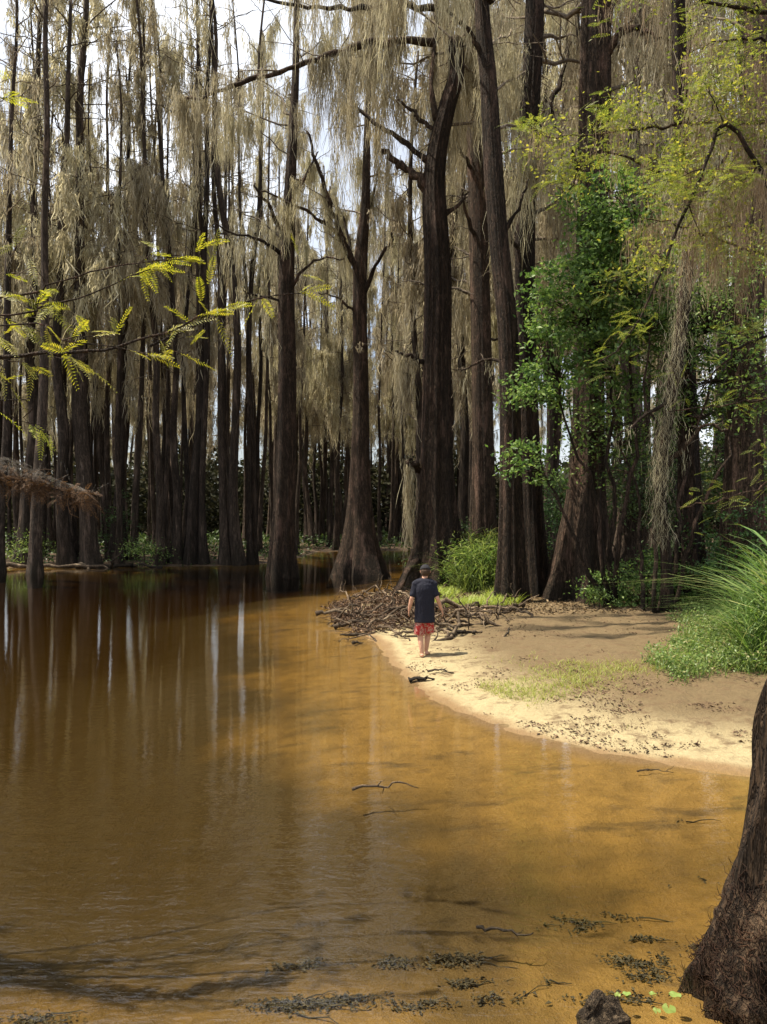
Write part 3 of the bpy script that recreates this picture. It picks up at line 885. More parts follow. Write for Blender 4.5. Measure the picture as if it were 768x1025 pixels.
def bough(pxpts, Yb, r0, r1, nspray, seed, lo=.10, hi=.2, side=14, from_trunk=True, matn=NEEDLE_SUN, region=(.0, 1.0), parent=LT, start=None, sub=True, org=o0):
    rb = np.random.default_rng(seed)
    p = [at(px, py, Yb) for px, py in pxpts]
    if from_trunk:
        p = [start if start is not None else np.array([-5.1, 5.6, p[0][2] - .25])] + p
    q, t_ = resample(p, 40)
    q[1:] += rb.normal(0, r0 * .22, (39, 3))
    bm = MB()
    tube(bm, q, np.linspace(r0, r1, 40) * (1 + .1 * rb.normal(0, 1, 40)), 8)
    lmx = MB()
    vis = q[12:] if from_trunk else q
    for j in range(side):
        i = rb.integers(0, len(vis) - 1)
        d = (vis[-1] - vis[0]); d = d / np.linalg.norm(d)
        d = d * rb.uniform(.2, .8) + rb.normal(0, .55, 3); d[2] = d[2] * .6 - .05
        d /= np.linalg.norm(d)
        l = rb.uniform(.15, .45)
        tw = crooked(vis[i], vis[i] + d * l, 6, .08, rb)
        tube(bm, tw, np.linspace(.004, .0015, 6), 4, cap=False)
        for s_ in range(int(nspray)):
            k_ = rb.integers(1, 6)
            dd_ = d * rb.uniform(.2, 1) + rb.normal(0, .5, 3); dd_[2] -= .15
            spray(lmx, tw[k_], dd_, rb.uniform(lo, hi) * 1.25, rb, pairs=13, ll=.042, lw=.0085)
    for s_ in range(nspray * 2):
        spray(lmx, vis[-1 - rb.integers(0, 4)], (vis[-1] - vis[-6]) + rb.normal(0, .08, 3), rb.uniform(lo, hi) * 1.25, rb, pairs=13, ll=.042, lw=.0085)
    b = bm.build('bough', BARK, parent, org)
    if lmx.n:
        lf = lmx.build('foliage', matn, b)
        lf.location = (0, 0, 0)
        me = lf.data
        co = np.zeros(len(me.vertices) * 3, np.float32); me.vertices.foreach_get('co', co)
        me.vertices.foreach_set('co', (co.reshape(-1, 3) - np.asarray(org)).ravel().astype(np.float32))
    return q


bough([(0, 357), (60, 354), (120, 345), (165, 332), (208, 312)], 5.2, .028, .006, 3, 1, side=14)
bough([(0, 316), (40, 306), (85, 296), (130, 275), (150, 268)], 5.6, .018, .004, 3, 2, side=11)
bough([(0, 296), (50, 284), (95, 270), (140, 262), (186, 258)], 6.2, .016, .004, 3, 3, side=10)
bough([(0, 325), (60, 340), (120, 348), (160, 358)], 4.8, .014, .003, 2, 4, side=5)
bough([(150, 346), (185, 330), (225, 312), (258, 298), (305, 292)], 5.6, .010, .003, 2, 5, side=8, from_trunk=False)
bough([(0, 400), (25, 420), (50, 436)], 5.4, .014, .003, 2, 6, side=6)
bough([(-30, 100), (0, 96), (12, 98)], 6, .014, .003, 3, 7, side=4)
# crown out of the frame: limbs, feathery foliage as clumps, hanging moss
cm = MB(); hp = []; fm = MB()
for j in range(5):
    z = 5.2 + 1.3 * j / 5
    i = int(np.searchsorted(pth[:, 2], z))
    az = r.uniform(0, 6.28); l = r.uniform(.8, 1.9)
    q = crooked(pth[min(i, 58)], pth[min(i, 58)] + np.array([math.cos(az) * l, math.sin(az) * l, l * .2]), 8, .08, r)
    if at(0, 0, 1)[0] * q[-1][1] < q[-1][0] and q[-1][2] < CAMH + .66 * q[-1][1]:
        continue
    tube(cm, q, np.linspace(.05, .012, 8), 6, cap=False); hp.append(q)
    branchlets(cm, q, .05, r, hp, 1, 1.5, .4)
cm.build('crown', TWIG, LT, o0)
H_ = hang(hp, .05)
for j in range(500):
    spray(fm, H_[r.integers(len(H_))], r.normal(0, 1, 3) * np.array([1, 1, .4]), r.uniform(.15, .25), r, pairs=9, ll=.035, lw=.012)
fm.build('foliage', NEEDLE, LT, o0)

# dead rusty bough hanging at the left edge, with a dusty cobweb over it
m = MB(); rm = MB(); r = np.random.default_rng(44)
q, _ = resample([np.array([-5.1, 5.6, 3.6]), at(-60, 458, 5.0), at(0, 476, 5.0), at(45, 487, 5.0), at(86, 498, 5.0)], 40)
tube(m, q, np.linspace(.018, .004, 40), 8)
db = m.build('dead_bough', BARK, LT, o0)
for j in range(1300):
    i = r.integers(10, 40)
    d = r.normal(0, .6, 3) + np.array([.35, 0, -.4])
    spray(rm, q[i] + r.normal(0, .03, 3), d, r.uniform(.05, .14) * (1.15 - .5 * (i - 16) / 24), r, pairs=10, ll=.018, lw=.006, droop=.3)
for j in range(60):
    i = r.integers(14, 39)
    d = r.normal(0, .6, 3) + np.array([.5, 0, -.35]); d /= np.linalg.norm(d)
    tw = crooked(q[i], q[i] + d * r.uniform(.1, .25), 5, .2, r)
    tube(rm, tw, np.linspace(.004, .0015, 5), 4, cap=False)
o = rm.build('rusty_foliage', RUST, db, o0)
k = NT('cobweb')
_v = k.noise(k.coord(), 30, 5, .75)
_p = k.n('ShaderNodeBsdfTranslucent', Color=(.75, .7, .62, 1)); _d = k.n('ShaderNodeBsdfDiffuse', Color=(.75, .7, .62, 1))
_m1 = k.n('ShaderNodeMixShader', i0=.5, i1=_p.outputs[0], i2=_d.outputs[0])
_tr = k.n('ShaderNodeBsdfTransparent')
_f = k.ramp(_v, [(.42, (0, 0, 0)), (.75, (.20, .20, .20))])
COBWEB = k.out(k.n('ShaderNodeMixShader', i0=_f, i1=_tr.outputs[0], i2=_m1.outputs[0]).outputs[0])
m = MB()
nu, nv = 40, 14
U, V_ = np.meshgrid(np.linspace(0, 1, nu), np.linspace(0, 1, nv), indexing='ij')
lowp = np.stack([np.interp(U, np.linspace(0, 1, 20), q[20:, c]) for c in range(3)], -1)
hgt = .17 * np.sin(np.pi * np.clip(U * .9 + .05, 0, 1)) ** .7 * (1 + .5 * vnoise(U * 7, V_ * 0 + 2))
sag = lowp + np.array([0, 0, .02]) + np.stack([V_ * .04, -V_ * .16 + .05 * np.sin(V_ * 3), V_ * hgt * (.6 + .8 * vnoise(U * 5, V_ * 3))], -1)
ii = np.arange(nu * nv).reshape(nu, nv)
m.add(sag, np.stack([ii[:-1, :-1], ii[1:, :-1], ii[1:, 1:], ii[:-1, 1:]], -1).reshape(-1, 4))
r_ = np.random.default_rng(2)
for j in range(70):
    a_ = q[r_.integers(12, 40)] + r_.normal(0, .01, 3); b_ = a_ + np.array([r_.normal(.05, .1), r_.normal(-.05, .06), r_.uniform(.05, .22)])
    c_ = (a_ + b_) / 2 - np.array([0, 0, .015])
    tube(m, [a_, c_, b_], .0009, 3, cap=False)
wb = m.build('cobweb', COBWEB, None, None)
wb_o = q[26]
_co = np.zeros(len(wb.data.vertices) * 3, np.float32); wb.data.vertices.foreach_get('co', _co)
wb.data.vertices.foreach_set('co', (_co.reshape(-1, 3) - wb_o).ravel().astype(np.float32)); wb.location = wb_o
tag(wb, 'dusty white cobweb stretched over the rusty dead bough', 'cobweb')


# ---- leafy things
def leafy(name, label, cat, base, ells, n, size, mat, seed, stems, group=None, r0=.05, clump=.22, aspect=.5, per=45, extra=None):
    """base: foot; ells: crown ellipsoids (centre, radii); leaves gather in clumps on twigs inside them"""
    r = np.random.default_rng(seed)
    base = np.asarray(base, float)
    root = thing(name, base, label, cat, group)
    sm = MB(); lm = MB()
    vol = np.array([e[1][0] * e[1][1] * e[1][2] for e in ells]); vol = vol / vol.sum()
    nc = max(4, n // per)
    which = r.choice(len(ells), nc, p=vol)
    d = r.normal(0, 1, (nc, 3)); d /= np.linalg.norm(d, axis=1)[:, None]
    d *= (r.random(nc) ** (1 / 2.2))[:, None]
    C = np.array([ells[w][0] for w in which]) + d * np.array([ells[w][1] for w in which])
    forks = []
    for s in stems:
        q = crooked(base + np.array([s[0], s[1], -.1]), np.array(s[2:5]), 14, .05, r)
        tube(sm, q, np.linspace(r0, r0 * .3, 14), 8)
        forks.append(q)
    FK = np.concatenate(forks)
    for c in C:
        dist = np.linalg.norm(FK - c, axis=1) + np.maximum(FK[:, 2] - c[2], 0) * .8
        a = FK[np.argmin(dist)]
        q = crooked(a, c, 6, .07, r)
        tube(sm, q, np.linspace(r0 * .28, r0 * .06, 6), 4, cap=False)
    cnt = r.integers(int(per * .4), int(per * 1.6), nc)
    rep = np.repeat(np.arange(nc), cnt)
    rad = clump * r.uniform(.5, 1.4, nc)
    P = C[rep] + r.normal(0, 1, (len(rep), 3)) * rad[rep][:, None] * np.array([1, 1, .55])
    leaves(lm, P, size, r, aspect=aspect)
    sm.build('stem', BARK, root, base)
    lm.build('foliage', mat, root, base)
    if extra: extra(root, C, r)
    return root


def ell(px, py, Yc, rx, rz, ry=None):
    """ellipsoid given by its middle and its half width and half height in picture units at distance Yc"""
    return (at(px, py, Yc), (rx / F * Yc, (ry if ry else rx / F * Yc), rz / F * Yc))


Y = 20.4
b_ = at(616, 600, Y); b_[2] = gz(b_[0], b_[1])
leafy('leafy_sapling', 'bright glossy green sapling spreading in front of the buttressed cypress', 'tree', b_,
      [ell(605, 225, Y, 60, 55, 1.0), ell(585, 300, Y, 60, 50, 1.0), ell(640, 280, Y, 50, 70, 1.0), ell(548, 380, Y, 45, 36, .8), ell(615, 370, Y, 50, 45, .8), ell(540, 462, Y, 30, 28, .6),
       ell(605, 200, Y, 45, 35, .8), ell(522, 395, Y, 26, 20, .5), ell(560, 340, Y, 40, 30, .7), ell(520, 460, Y, 22, 18, .4)],
      15000, .135, LEAF, 101, [(0, 0, *at(604, 300, Y)), (0, .1, *at(560, 380, Y)), (0, 0, *at(640, 230, Y)), (-.1, 0, *at(540, 455, Y))], r0=.07, clump=.2)
Y = 19
b_ = at(655, 605, Y); b_[2] = gz(b_[0], b_[1])
leafy('leafy_sapling', 'shaded dark green sapling hanging over the back of the sand', 'tree', b_,
      [ell(660, 330, Y + 2, 60, 60, 1.4), ell(720, 300, Y + 1, 50, 80, 1.4), ell(700, 400, Y + 2, 60, 45, 1.2), ell(600, 440, Y + 3, 60, 40, 1.2), ell(760, 380, Y, 40, 60, 1.2)],
      12000, .11, LEAF, 102, [(0, 0, *at(650, 330, Y + 1)), (.1, .1, *at(712, 330, Y + 1)), (-.2, .2, *at(610, 430, Y + 2.5)), (.3, 0, *at(745, 380, Y))], r0=.06, clump=.28)

# the near tree on the right: its trunk stands outside the frame, its yellowing feathery boughs and tan moss hang in
r = np.random.default_rng(45)
RT_b = np.array([7.6, 11.6, gz(7.6, 11.6)])
RT = thing('yellowing_cypress_tree', RT_b, 'cypress on the right bank whose yellowing boughs and tan moss overhang the sand', 'tree')
m = MB()
pth, tt = resample([RT_b - [0, 0, .5], RT_b + [0, 0, 2], RT_b + [-.1, .1, 6], RT_b + [-.2, .2, 10], RT_b + [0, .2, 15]], 60)
tube(m, pth, np.interp(tt, [0, .1, .4, 1], [.7, .42, .32, .05]), 40, mod=flute(40, np.maximum(pth[:, 2], 0), r))
m.build('trunk', BARK, RT, RT_b)
hp = []; hpl = []
for pxp, Yb, rr0 in [([(790, 330), (768, 338), (735, 352), (700, 395)], 10.5, .05), ([(800, 230), (760, 165), (728, 122), (700, 180), (640, 320), (600, 365)], 10.6, .05),
                     ([(800, 60), (760, 38), (720, 40), (690, 50)], 11.2, .05), ([(800, 130), (750, 120), (690, 122), (620, 130), (560, 135), (540, 128)], 11.4, .05),
                     ([(800, 160), (740, 168), (670, 172), (600, 150), (570, 190)], 11.8, .045), ([(800, 20), (740, 5), (680, -10), (640, -30)], 11.6, .06),
                     ([(800, 470), (760, 488), (726, 500), (680, 508)], 10.9, .02), ([(800, 400), (750, 402), (700, 408), (668, 412)], 11.4, .025),
                     ([(800, 260), (750, 250), (700, 230), (640, 215)], 12.2, .04), ([(800, -40), (740, -60), (660, -40), (610, 10)], 12.0, .05)]:
    p = [at(*c, Yb) for c in pxp]
    k_ = int(np.argmin(np.abs(pth[:, 2] - (p[0][2] - .6))))
    q, _ = resample([pth[k_]] + p, 40)
    q[2:] += r.normal(0, .015, (38, 3))
    bm = MB(); tube(bm, q, np.linspace(rr0, .008, 40), 8)
    loc = []
    branchlets(bm, q[10:], rr0 * .6, r, loc, 1, 2.2, .22, up=.05)
    bm.build('bough', BARK, RT, RT_b)
    for z in loc: hpl.append(z)
    hp.append(q[8:]); hp += loc
H_ = hang(hpl, .05)
fm = MB()
cl = H_[r.integers(0, len(H_), 330)]
for c in cl:
    inside = c[2] > 5.0
    for j in range(r.integers(4, 11) if inside else 2):
        spray(fm, c + r.normal(0, .12, 3), r.normal(0, 1, 3) * np.array([1, 1, .35]) + np.array([-.3, 0, -.2]), r.uniform(.16, .30), r, pairs=12, ll=.035, lw=.010)
fm.build('foliage', NEEDLE, RT, RT_b)
fm = MB()
cl = H_[r.integers(0, len(H_), 240)]
cl = cl[(cl[:, 2] > 5.2)]
P = np.repeat(cl, 30, 0) + r.normal(0, .2, (len(cl) * 30, 3))
leaves(fm, P, .06, r, aspect=.5)
fm.build('yellow_leaf', LEAF_YEL, RT, RT_b)
mm = MB()
HH = hang(hp, .05)
moss(mm, HH[HH[:, 2] > 6.0], 620, r, .40, 16, .06, (.004, .010), maxl=1.2, lev=5, sway=.05)
mm.build('tan_moss', MOSS_WARM, RT, RT_b)

# ---- undergrowth, each bush a thing
bush_spots = [
    (648, 590, 20.5, 46, 40, 4200, .09, LEAF, 'waist high green bush at the right end of the back of the sand'),
    (600, 592, 21.2, 20, 18, 900, .10, LEAF, 'small bush with pale leaves at the foot of the buttressed cypress'),
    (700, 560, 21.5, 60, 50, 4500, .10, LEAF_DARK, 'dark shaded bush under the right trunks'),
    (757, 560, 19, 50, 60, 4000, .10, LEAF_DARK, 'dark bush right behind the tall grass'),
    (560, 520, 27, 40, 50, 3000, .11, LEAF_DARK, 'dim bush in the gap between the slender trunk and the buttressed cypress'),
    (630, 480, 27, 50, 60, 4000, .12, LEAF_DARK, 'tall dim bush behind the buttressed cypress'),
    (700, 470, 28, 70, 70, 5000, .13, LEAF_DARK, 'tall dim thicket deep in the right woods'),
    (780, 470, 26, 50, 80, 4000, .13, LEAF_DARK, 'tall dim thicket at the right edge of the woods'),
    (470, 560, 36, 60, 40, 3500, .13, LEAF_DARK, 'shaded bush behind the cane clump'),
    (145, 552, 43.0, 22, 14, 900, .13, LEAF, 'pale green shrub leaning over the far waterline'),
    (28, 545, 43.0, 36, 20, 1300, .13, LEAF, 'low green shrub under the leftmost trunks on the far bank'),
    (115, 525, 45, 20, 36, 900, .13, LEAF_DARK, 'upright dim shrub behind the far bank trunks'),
    (600, 598, 19.8, 12, 8, 300, .08, LEAF, 'little seedling tuft at the left foot of the green bush'),
]
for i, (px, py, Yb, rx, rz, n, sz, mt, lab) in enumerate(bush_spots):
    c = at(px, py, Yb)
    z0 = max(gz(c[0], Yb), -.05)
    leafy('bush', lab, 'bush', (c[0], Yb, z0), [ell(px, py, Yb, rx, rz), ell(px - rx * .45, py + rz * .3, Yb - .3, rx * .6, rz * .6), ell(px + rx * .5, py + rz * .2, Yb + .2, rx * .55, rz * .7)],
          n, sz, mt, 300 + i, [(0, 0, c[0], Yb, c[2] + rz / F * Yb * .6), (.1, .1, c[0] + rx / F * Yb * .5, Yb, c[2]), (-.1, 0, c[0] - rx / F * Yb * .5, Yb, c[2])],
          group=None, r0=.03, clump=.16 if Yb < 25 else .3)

# dark wood that closes the view far behind the trunks
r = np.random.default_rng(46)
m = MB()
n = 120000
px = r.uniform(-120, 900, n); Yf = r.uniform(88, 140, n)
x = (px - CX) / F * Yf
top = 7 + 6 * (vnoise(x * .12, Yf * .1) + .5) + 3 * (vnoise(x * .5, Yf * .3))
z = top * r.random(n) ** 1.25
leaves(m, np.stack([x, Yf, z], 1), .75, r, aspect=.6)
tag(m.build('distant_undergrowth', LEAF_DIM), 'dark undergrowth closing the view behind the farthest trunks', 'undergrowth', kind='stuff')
m = MB()
n = 16000
px = r.uniform(400, 860, n); Yf = 26 + 34 * r.random(n)
x = (px - CX) / F * Yf
ok = shore_d(x, Yf) > 1.0
x, Yf = x[ok], Yf[ok]
z = ground(x, Yf) + .9 * r.random(len(x)) ** 2 * (vnoise(x * .6, Yf * .6) + .6)
leaves(m, np.stack([x, Yf, z], 1), .16, r, aspect=.5)
tag(m.build('forest_ground_cover', LEAF_DARK), 'low leafy ground cover under the woods on the right bank', 'ground cover', kind='stuff')
m = MB()
n = 30000
x = r.uniform(-60, 12, n); Yf = 43 + 46 * r.random(n) ** 1.2
ok = shore_d(x, Yf) > .1
x, Yf = x[ok], Yf[ok]
z = ground(x, Yf) + .8 * r.random(len(x)) ** 2 * np.maximum(vnoise(x * .5, Yf * .5) + .35, 0.05) * 1.6
leaves(m, np.stack([x, Yf, z], 1), .17 + .006 * (Yf - 43), r, aspect=.5)
tag(m.build('far_bank_cover', LEAF_DARK), 'low ferns and leaves along the shaded far bank', 'ground cover', kind='stuff')


# ---- grasses
def clump_obj(name, seed, n, L, W, bend, spread, mat, label, cat, group, tilt=.25, culm=True, leafy_n=0):
    r = np.random.default_rng(seed)
    root = thing(name, (0, 0, 0), label, cat, group)
    m = MB()
    P = np.stack([r.normal(0, spread, n), r.normal(0, spread, n), np.full(n, -.05)], 1)
    blades(m, P, L * r.uniform(.35, 1.25, n), W * r.uniform(.45, 1.3, n), r, bend, 6, tilt=tilt)
    m.build('blade', mat, root)
    if culm:
        c = MB()
        k_ = max(6, n // 14)
        for j in range(k_):
            p = np.array([r.normal(0, spread), r.normal(0, spread), -.05])
            top = p + np.array([r.normal(0, .12), r.normal(0, .12), 1]) * L * r.uniform(.5, .95)
            q = crooked(p, top, 6, .03, r)
            tube(c, q, np.linspace(.006, .002, 6), 4, cap=False)
            for e in range(5):
                i_ = 1 + e
                blades(m if False else c, np.repeat(q[min(i_, 5)][None], 2, 0), L * r.uniform(.25, .45, 2), np.full(2, W * .9), r, .7, 5, tilt=.6)
        if leafy_n:
            Pl = np.stack([r.normal(0, spread * 1.5, leafy_n), r.normal(0, spread * 1.5, leafy_n), L * r.uniform(.1, 1.05, leafy_n)], 1)
            cl_ = Pl[r.integers(0, leafy_n, leafy_n)] * .75 + Pl * .25
            dd_ = r.normal(0, 1, (leafy_n, 3)); dd_[:, 2] = -.55
            leaves(c, cl_, .17, r, aspect=.13, fold=.5, dirs=dd_)
        c.build('cane', mat, root)
    return root


tall = [clump_obj('tall_grass', 60 + j, 62, 1.9, .050, .85, .18, GRASS, 'tall arching reed grass clump massed on the right bank', 'grass', 'tall reed grass on the right bank') for j in range(3)]
r = np.random.default_rng(47)
spots = []
for _ in range(400):
    px = r.uniform(690, 820); Yb = r.uniform(11.8, 15.5)
    x = (px - CX) / F * Yb
    # the mass thickens away from the sand
    edge = 5.15 + (Yb - 11.4) * .42
    if x < edge: continue
    if all((x - a) ** 2 + (Yb - b) ** 2 > .09 for a, b in spots):
        spots.append((x, Yb))
    if len(spots) >= 28: break
first = [True] * 3
for j, (x, Yb) in enumerate(spots):
    k_ = j % 3
    o = tall[k_] if first[k_] else copy_tree(tall[k_])
    first[k_] = False
    o.location = (x, Yb, gz(x, Yb)); o.rotation_euler = (0, 0, r.uniform(0, 6.28))
    s = r.uniform(.85, 1.15) * (.45 + .68 * min(1, max(0, (x - 5.15 - (Yb - 11.4) * .42) / 1.3)))
    o.scale = (s, s, s)

cane = clump_obj('cane_shrub', 70, 260, 1.7, .028, .85, .42, CANE, 'sunlit yellow green cane clump beside the great cypress', 'shrub', 'cane clumps beside the great cypress', tilt=.35, leafy_n=2600)
for j, (px, Yb, s, lab) in enumerate([(477, 25.2, .92, 'sunlit yellow green cane clump beside the great cypress'),
                                      (492, 26.0, 1.12, 'taller cane stems behind the sunlit clump, near the slender trunk'),
                                      (460, 26.2, .55, 'short cane tuft tucked against the great cypress')]):
    o = cane if j == 0 else copy_tree(cane)
    x = (px - CX) / F * Yb
    o.location = (x, Yb, gz(x, Yb)); o.rotation_euler = (0, 0, j * 1.9); o.scale = (s, s, s)
    tag(o, lab)

# low weeds below the tall grass, thin grass on the sand
r = np.random.default_rng(48)


def scatter_px(n, pxr, pyr, z=.3):
    px = r.uniform(*pxr, n); py = r.uniform(*pyr, n)
    Yb = (CAMH - z) * F / (py - HZ)
    return (px - CX) / F * Yb, Yb


m = MB()
x, Yb = scatter_px(40000, (640, 830), (600, 700), .42)
edge = 3.95 + (Yb - 11.4) * .42 + .8 * vnoise(x * 1.1 + 4, Yb * 1.3) + .4 * vnoise(x * 5, Yb * 5) + r.normal(0, .1, len(x))
ok = (x > edge) & (shore_d(x, Yb) > .5) & (Yb > 11.55 + .9 * vnoise(x * 1.9, Yb * .4) + .4 * vnoise(x * 6, Yb) + r.normal(0, .12, len(x)))
x, Yb = x[ok], Yb[ok]
z = ground(x, Yb)
hh = .28 * r.random(len(x)) ** 1.2 * (.5 + vnoise(x * 2.5, Yb * 2.5) + .5)
leaves(m, np.stack([x, Yb, z + hh], 1), .055, r, aspect=.55, up=1.2)
kk = r.random(len(x)) < .4
blades(m, np.stack([x, Yb, z], 1)[kk], r.uniform(.12, .32, kk.sum()), r.uniform(.006, .012, kk.sum()), r, .5)
tag(m.build('weeds', GRASS), 'low bright green weeds spilling from the tall grass onto the sand', 'weeds', kind='stuff')

m = MB()
x, Yb = scatter_px(14000, (455, 660), (648, 712), .28)
dens = vnoise(x * 1.1 + 3, Yb * .9) + .5 * vnoise(x * 4, Yb * 4)
px_ = CX + x / Yb * F; py_ = HZ + (CAMH - .28) * F / Yb
mask = np.exp(-((px_ - 575) / 62) ** 2 - ((py_ - 676) / 15) ** 2) * 1.0 + .55 * np.exp(-((px_ - 490) / 22) ** 2 - ((py_ - 676) / 8) ** 2)
ok = (dens + mask * 1.3 + r.normal(0, .22, len(x)) > .62) & (shore_d(x, Yb) > .7)
x, Yb = x[ok], Yb[ok]
z = ground(x, Yb)
blades(m, np.stack([x, Yb, z - .01], 1), r.uniform(.04, .13, len(x)), r.uniform(.005, .010, len(x)), r, .7, 4, tilt=.5)
tag(m.build('sand_grass', GRASS_YEL), 'thin yellow green grass sprouting in patches on the sand', 'grass', kind='stuff')

m = MB()
x, Yb = scatter_px(9000, (420, 520), (585, 606), .35)
ok = (vnoise(x * 1.2, Yb * 1.2) > -.05) & (shore_d(x, Yb) > 1.2)
x, Yb = x[ok], Yb[ok]
blades(m, np.stack([x, Yb, ground(x, Yb) - .01], 1), r.uniform(.1, .4, len(x)), r.uniform(.01, .02, len(x)), r, .6, 4, tilt=.4)
tag(m.build('spit_grass', GRASS_YEL), 'short bright grass between the roots at the foot of the great cypress', 'grass', kind='stuff')

# bark crumbs and leaf litter on the sand
m = MB()
x, Yb = scatter_px(26000, (395, 760), (600, 760), .2)
dsh = shore_d(x, Yb)
ok = (dsh > .15) & (vnoise(x * 1.7, Yb * 1.7) + .35 * vnoise(x * 6, Yb * 6) + .12 * (r.random(len(x)) - .5) > .10)
x, Yb = x[ok], Yb[ok]
leaves(m, np.stack([x, Yb, ground(x, Yb) + .006], 1), np.minimum(r.gamma(1.5, .012, len(x)) + .008, .06), r, up=6, aspect=.45, fold=.8)
tag(m.build('leaf_litter', LITTER), 'dark bark crumbs and dead leaves strewn over the sand', 'leaf litter', kind='stuff')
m = MB()
n = 26000
x = r.uniform(-2, 16, n); Yb = r.uniform(19, 32, n)
ok = shore_d(x, Yb) > .6
x, Yb = x[ok], Yb[ok]
leaves(m, np.stack([x, Yb, ground(x, Yb) + .01], 1), r.uniform(.05, .12, len(x)), r, up=4, aspect=.45, fold=.8)
tag(m.build('forest_litter', LITTER), 'brown leaf litter under the trees behind the sand', 'leaf litter', kind='stuff')


# ---- driftwood and roots heaped on the spit
def stick(seed, L, r0, kids, mat, name='driftwood', n=12):
    r = np.random.default_rng(seed)
    m = MB()
    q = crooked((-L / 2, 0, 0), (L / 2, 0, 0), n, .16, r)
    q[:, 2] = np.abs(q[:, 2]) * .8
    tube(m, q, np.interp(np.linspace(0, 1, n), [0, .1, 1], [r0 * 1.25, r0, r0 * .35]) * (1 + .12 * r.normal(0, 1, n)), 8)
    for j in range(kids):
        i = r.integers(3, n - 1)
        d = r.normal(0, .7, 3) + np.array([.6, 0, .15]); d /= np.linalg.norm(d)
        q2 = crooked(q[i], q[i] + d * L * r.uniform(.15, .4), 7, .12, r)
        tube(m, q2, np.linspace(r0 * .5, r0 * .12, 7), 6)
    return m.build(name, mat)


STK = [stick(80, 1.5, .032, 3, DRIFT), stick(81, 1.1, .020, 4, DRIFT), stick(82, 2.1, .045, 5, DRIFT), stick(83, .8, .034, 1, DRIFT), stick(84, 1.3, .022, 6, DRIFT), stick(85, .6, .05, 0, DARKWOOD)]
used = [False] * 6
r = np.random.default_rng(49)
heap = []
for j in range(125):
    px = r.uniform(336, 512); py = r.uniform(588, 637)
    # a wedge: widest in the middle, pointed at the water end
    mid = 612 + (px - 336) * .04
    if abs(py - mid) > 6 + 24 * min(1, (px - 328) / 45) * (1.0 if px < 440 else max(.25, 1 - (px - 440) / 90)): continue
    Yb = (CAMH - .15) * F / (py - HZ)
    x = (px - CX) / F * Yb
    if x > 1.7 and r.random() < .35: continue
    heap.append((x, Yb))
for j, (x, Yb) in enumerate(heap):
    k_ = int(r.integers(0, 6))
    o = STK[k_] if not used[k_] else STK[k_].copy()
    if used[k_]: COL.objects.link(o)
    used[k_] = True
    g0 = gz(x, Yb)
    c_ = math.exp(-((x + .3) / 1.1) ** 2 - ((Yb - 20.8) / 2.6) ** 2)
    o.location = (x, Yb, max(g0, -.04) + .02 + .20 * c_ * r.random())
    o.rotation_euler = (r.uniform(-.3, .3), r.normal(0, .22), r.uniform(0, 6.28))
    s = r.uniform(.6, 1.15)
    o.scale = (s, s, s)
    tag(o, 'weathered stick in the tangle of driftwood heaped beyond the walking person', 'driftwood', 'driftwood heaped on the spit')

m = MB()
x = r.normal(-.2, 1.0, 9000); Yb = r.normal(20.6, 2.1, 9000)
ok = (shore_d(x, Yb) > -.35) & (np.abs(x) < 2.6) & (Yb > 17.4) & (vnoise(x * 2.3, Yb * 1.3) > -.2)
x, Yb = x[ok], Yb[ok]
leaves(m, np.stack([x, Yb, np.maximum(ground(x, Yb), -.02) + .01 + .14 * r.random(len(x)) ** 2], 1), r.uniform(.05, .13, len(x)), r, up=1.5, aspect=.4, fold=.9)
for j in range(500):
    i = r.integers(len(x)); d = r.normal(0, 1, 3) * [1, 1, .3]; d /= np.linalg.norm(d)
    p = np.array([x[i], Yb[i], max(float(ground([x[i]], [Yb[i]])[0]), -.02) + .05])
    tube(m, crooked(p, p + d * r.uniform(.2, .6), 5, .12, r), np.linspace(.010, .004, 5), 4, cap=False)
tag(m.build('drift_litter', LITTER), 'dark twigs and rotten leaves packed between the driftwood', 'drift litter', kind='stuff')

# named single pieces
def single(name, label, cat, px, py, L, r0, kids, mat, rz, z=.0, tilt=0, seed=90, zz=None):
    o = stick(seed, L, r0, kids, mat, name)
    Yb = (CAMH - z) * F / (py - HZ)
    x = (px - CX) / F * Yb
    o.location = (x, Yb, (gz(x, Yb) + r0 * .6) if zz is None else zz)
    o.rotation_euler = (0, tilt, rz)
    return tag(o, label, cat)


single('driftwood', 'longest pale driftwood pole lying across the sand right of the walking person', 'driftwood', 475, 612, 3.0, .07, 3, DRIFT, .05, .2, seed=91)
single('driftwood', 'pale bent root arching up beside the cane clump', 'driftwood', 487, 588, 1.4, .07, 1, DRIFT, .5, .35, -.5, seed=92)
o = single('driftwood', 'low dark chunk of driftwood on the sand just behind the bare feet', 'driftwood', 422, 679, .38, .05, 3, DARKWOOD, .1, .05, seed=193)
o.scale = (1, 1.3, .6)
o = single('driftwood', 'flat dark splinter beside the low dark chunk on the sand', 'driftwood', 441, 674, .42, .03, 4, DARKWOOD, -.25, .05, seed=194)
o.scale = (1, 1.3, .5)
single('driftwood', 'short dark stick sticking up from the sand beside the driftwood', 'driftwood', 506, 636, .4, .035, 1, DARKWOOD, .9, .2, -.7, seed=94)
single('driftwood', 'thin dark twig lying in the shallow water off the sand', 'driftwood', 655, 772, .35, .008, 1, DARKWOOD, -.1, .0, seed=95, zz=.0)
single('fallen_log', 'pale fallen log lying on the left end of the far bank', 'log', 55, 567, 5.5, .14, 2, DRIFT, .1, .1, seed=96)
single('fallen_log', 'dark mossy log along the foot of the far bank shrubs', 'log', 120, 566, 4.5, .16, 2, DARKWOOD, -.05, .1, seed=97)
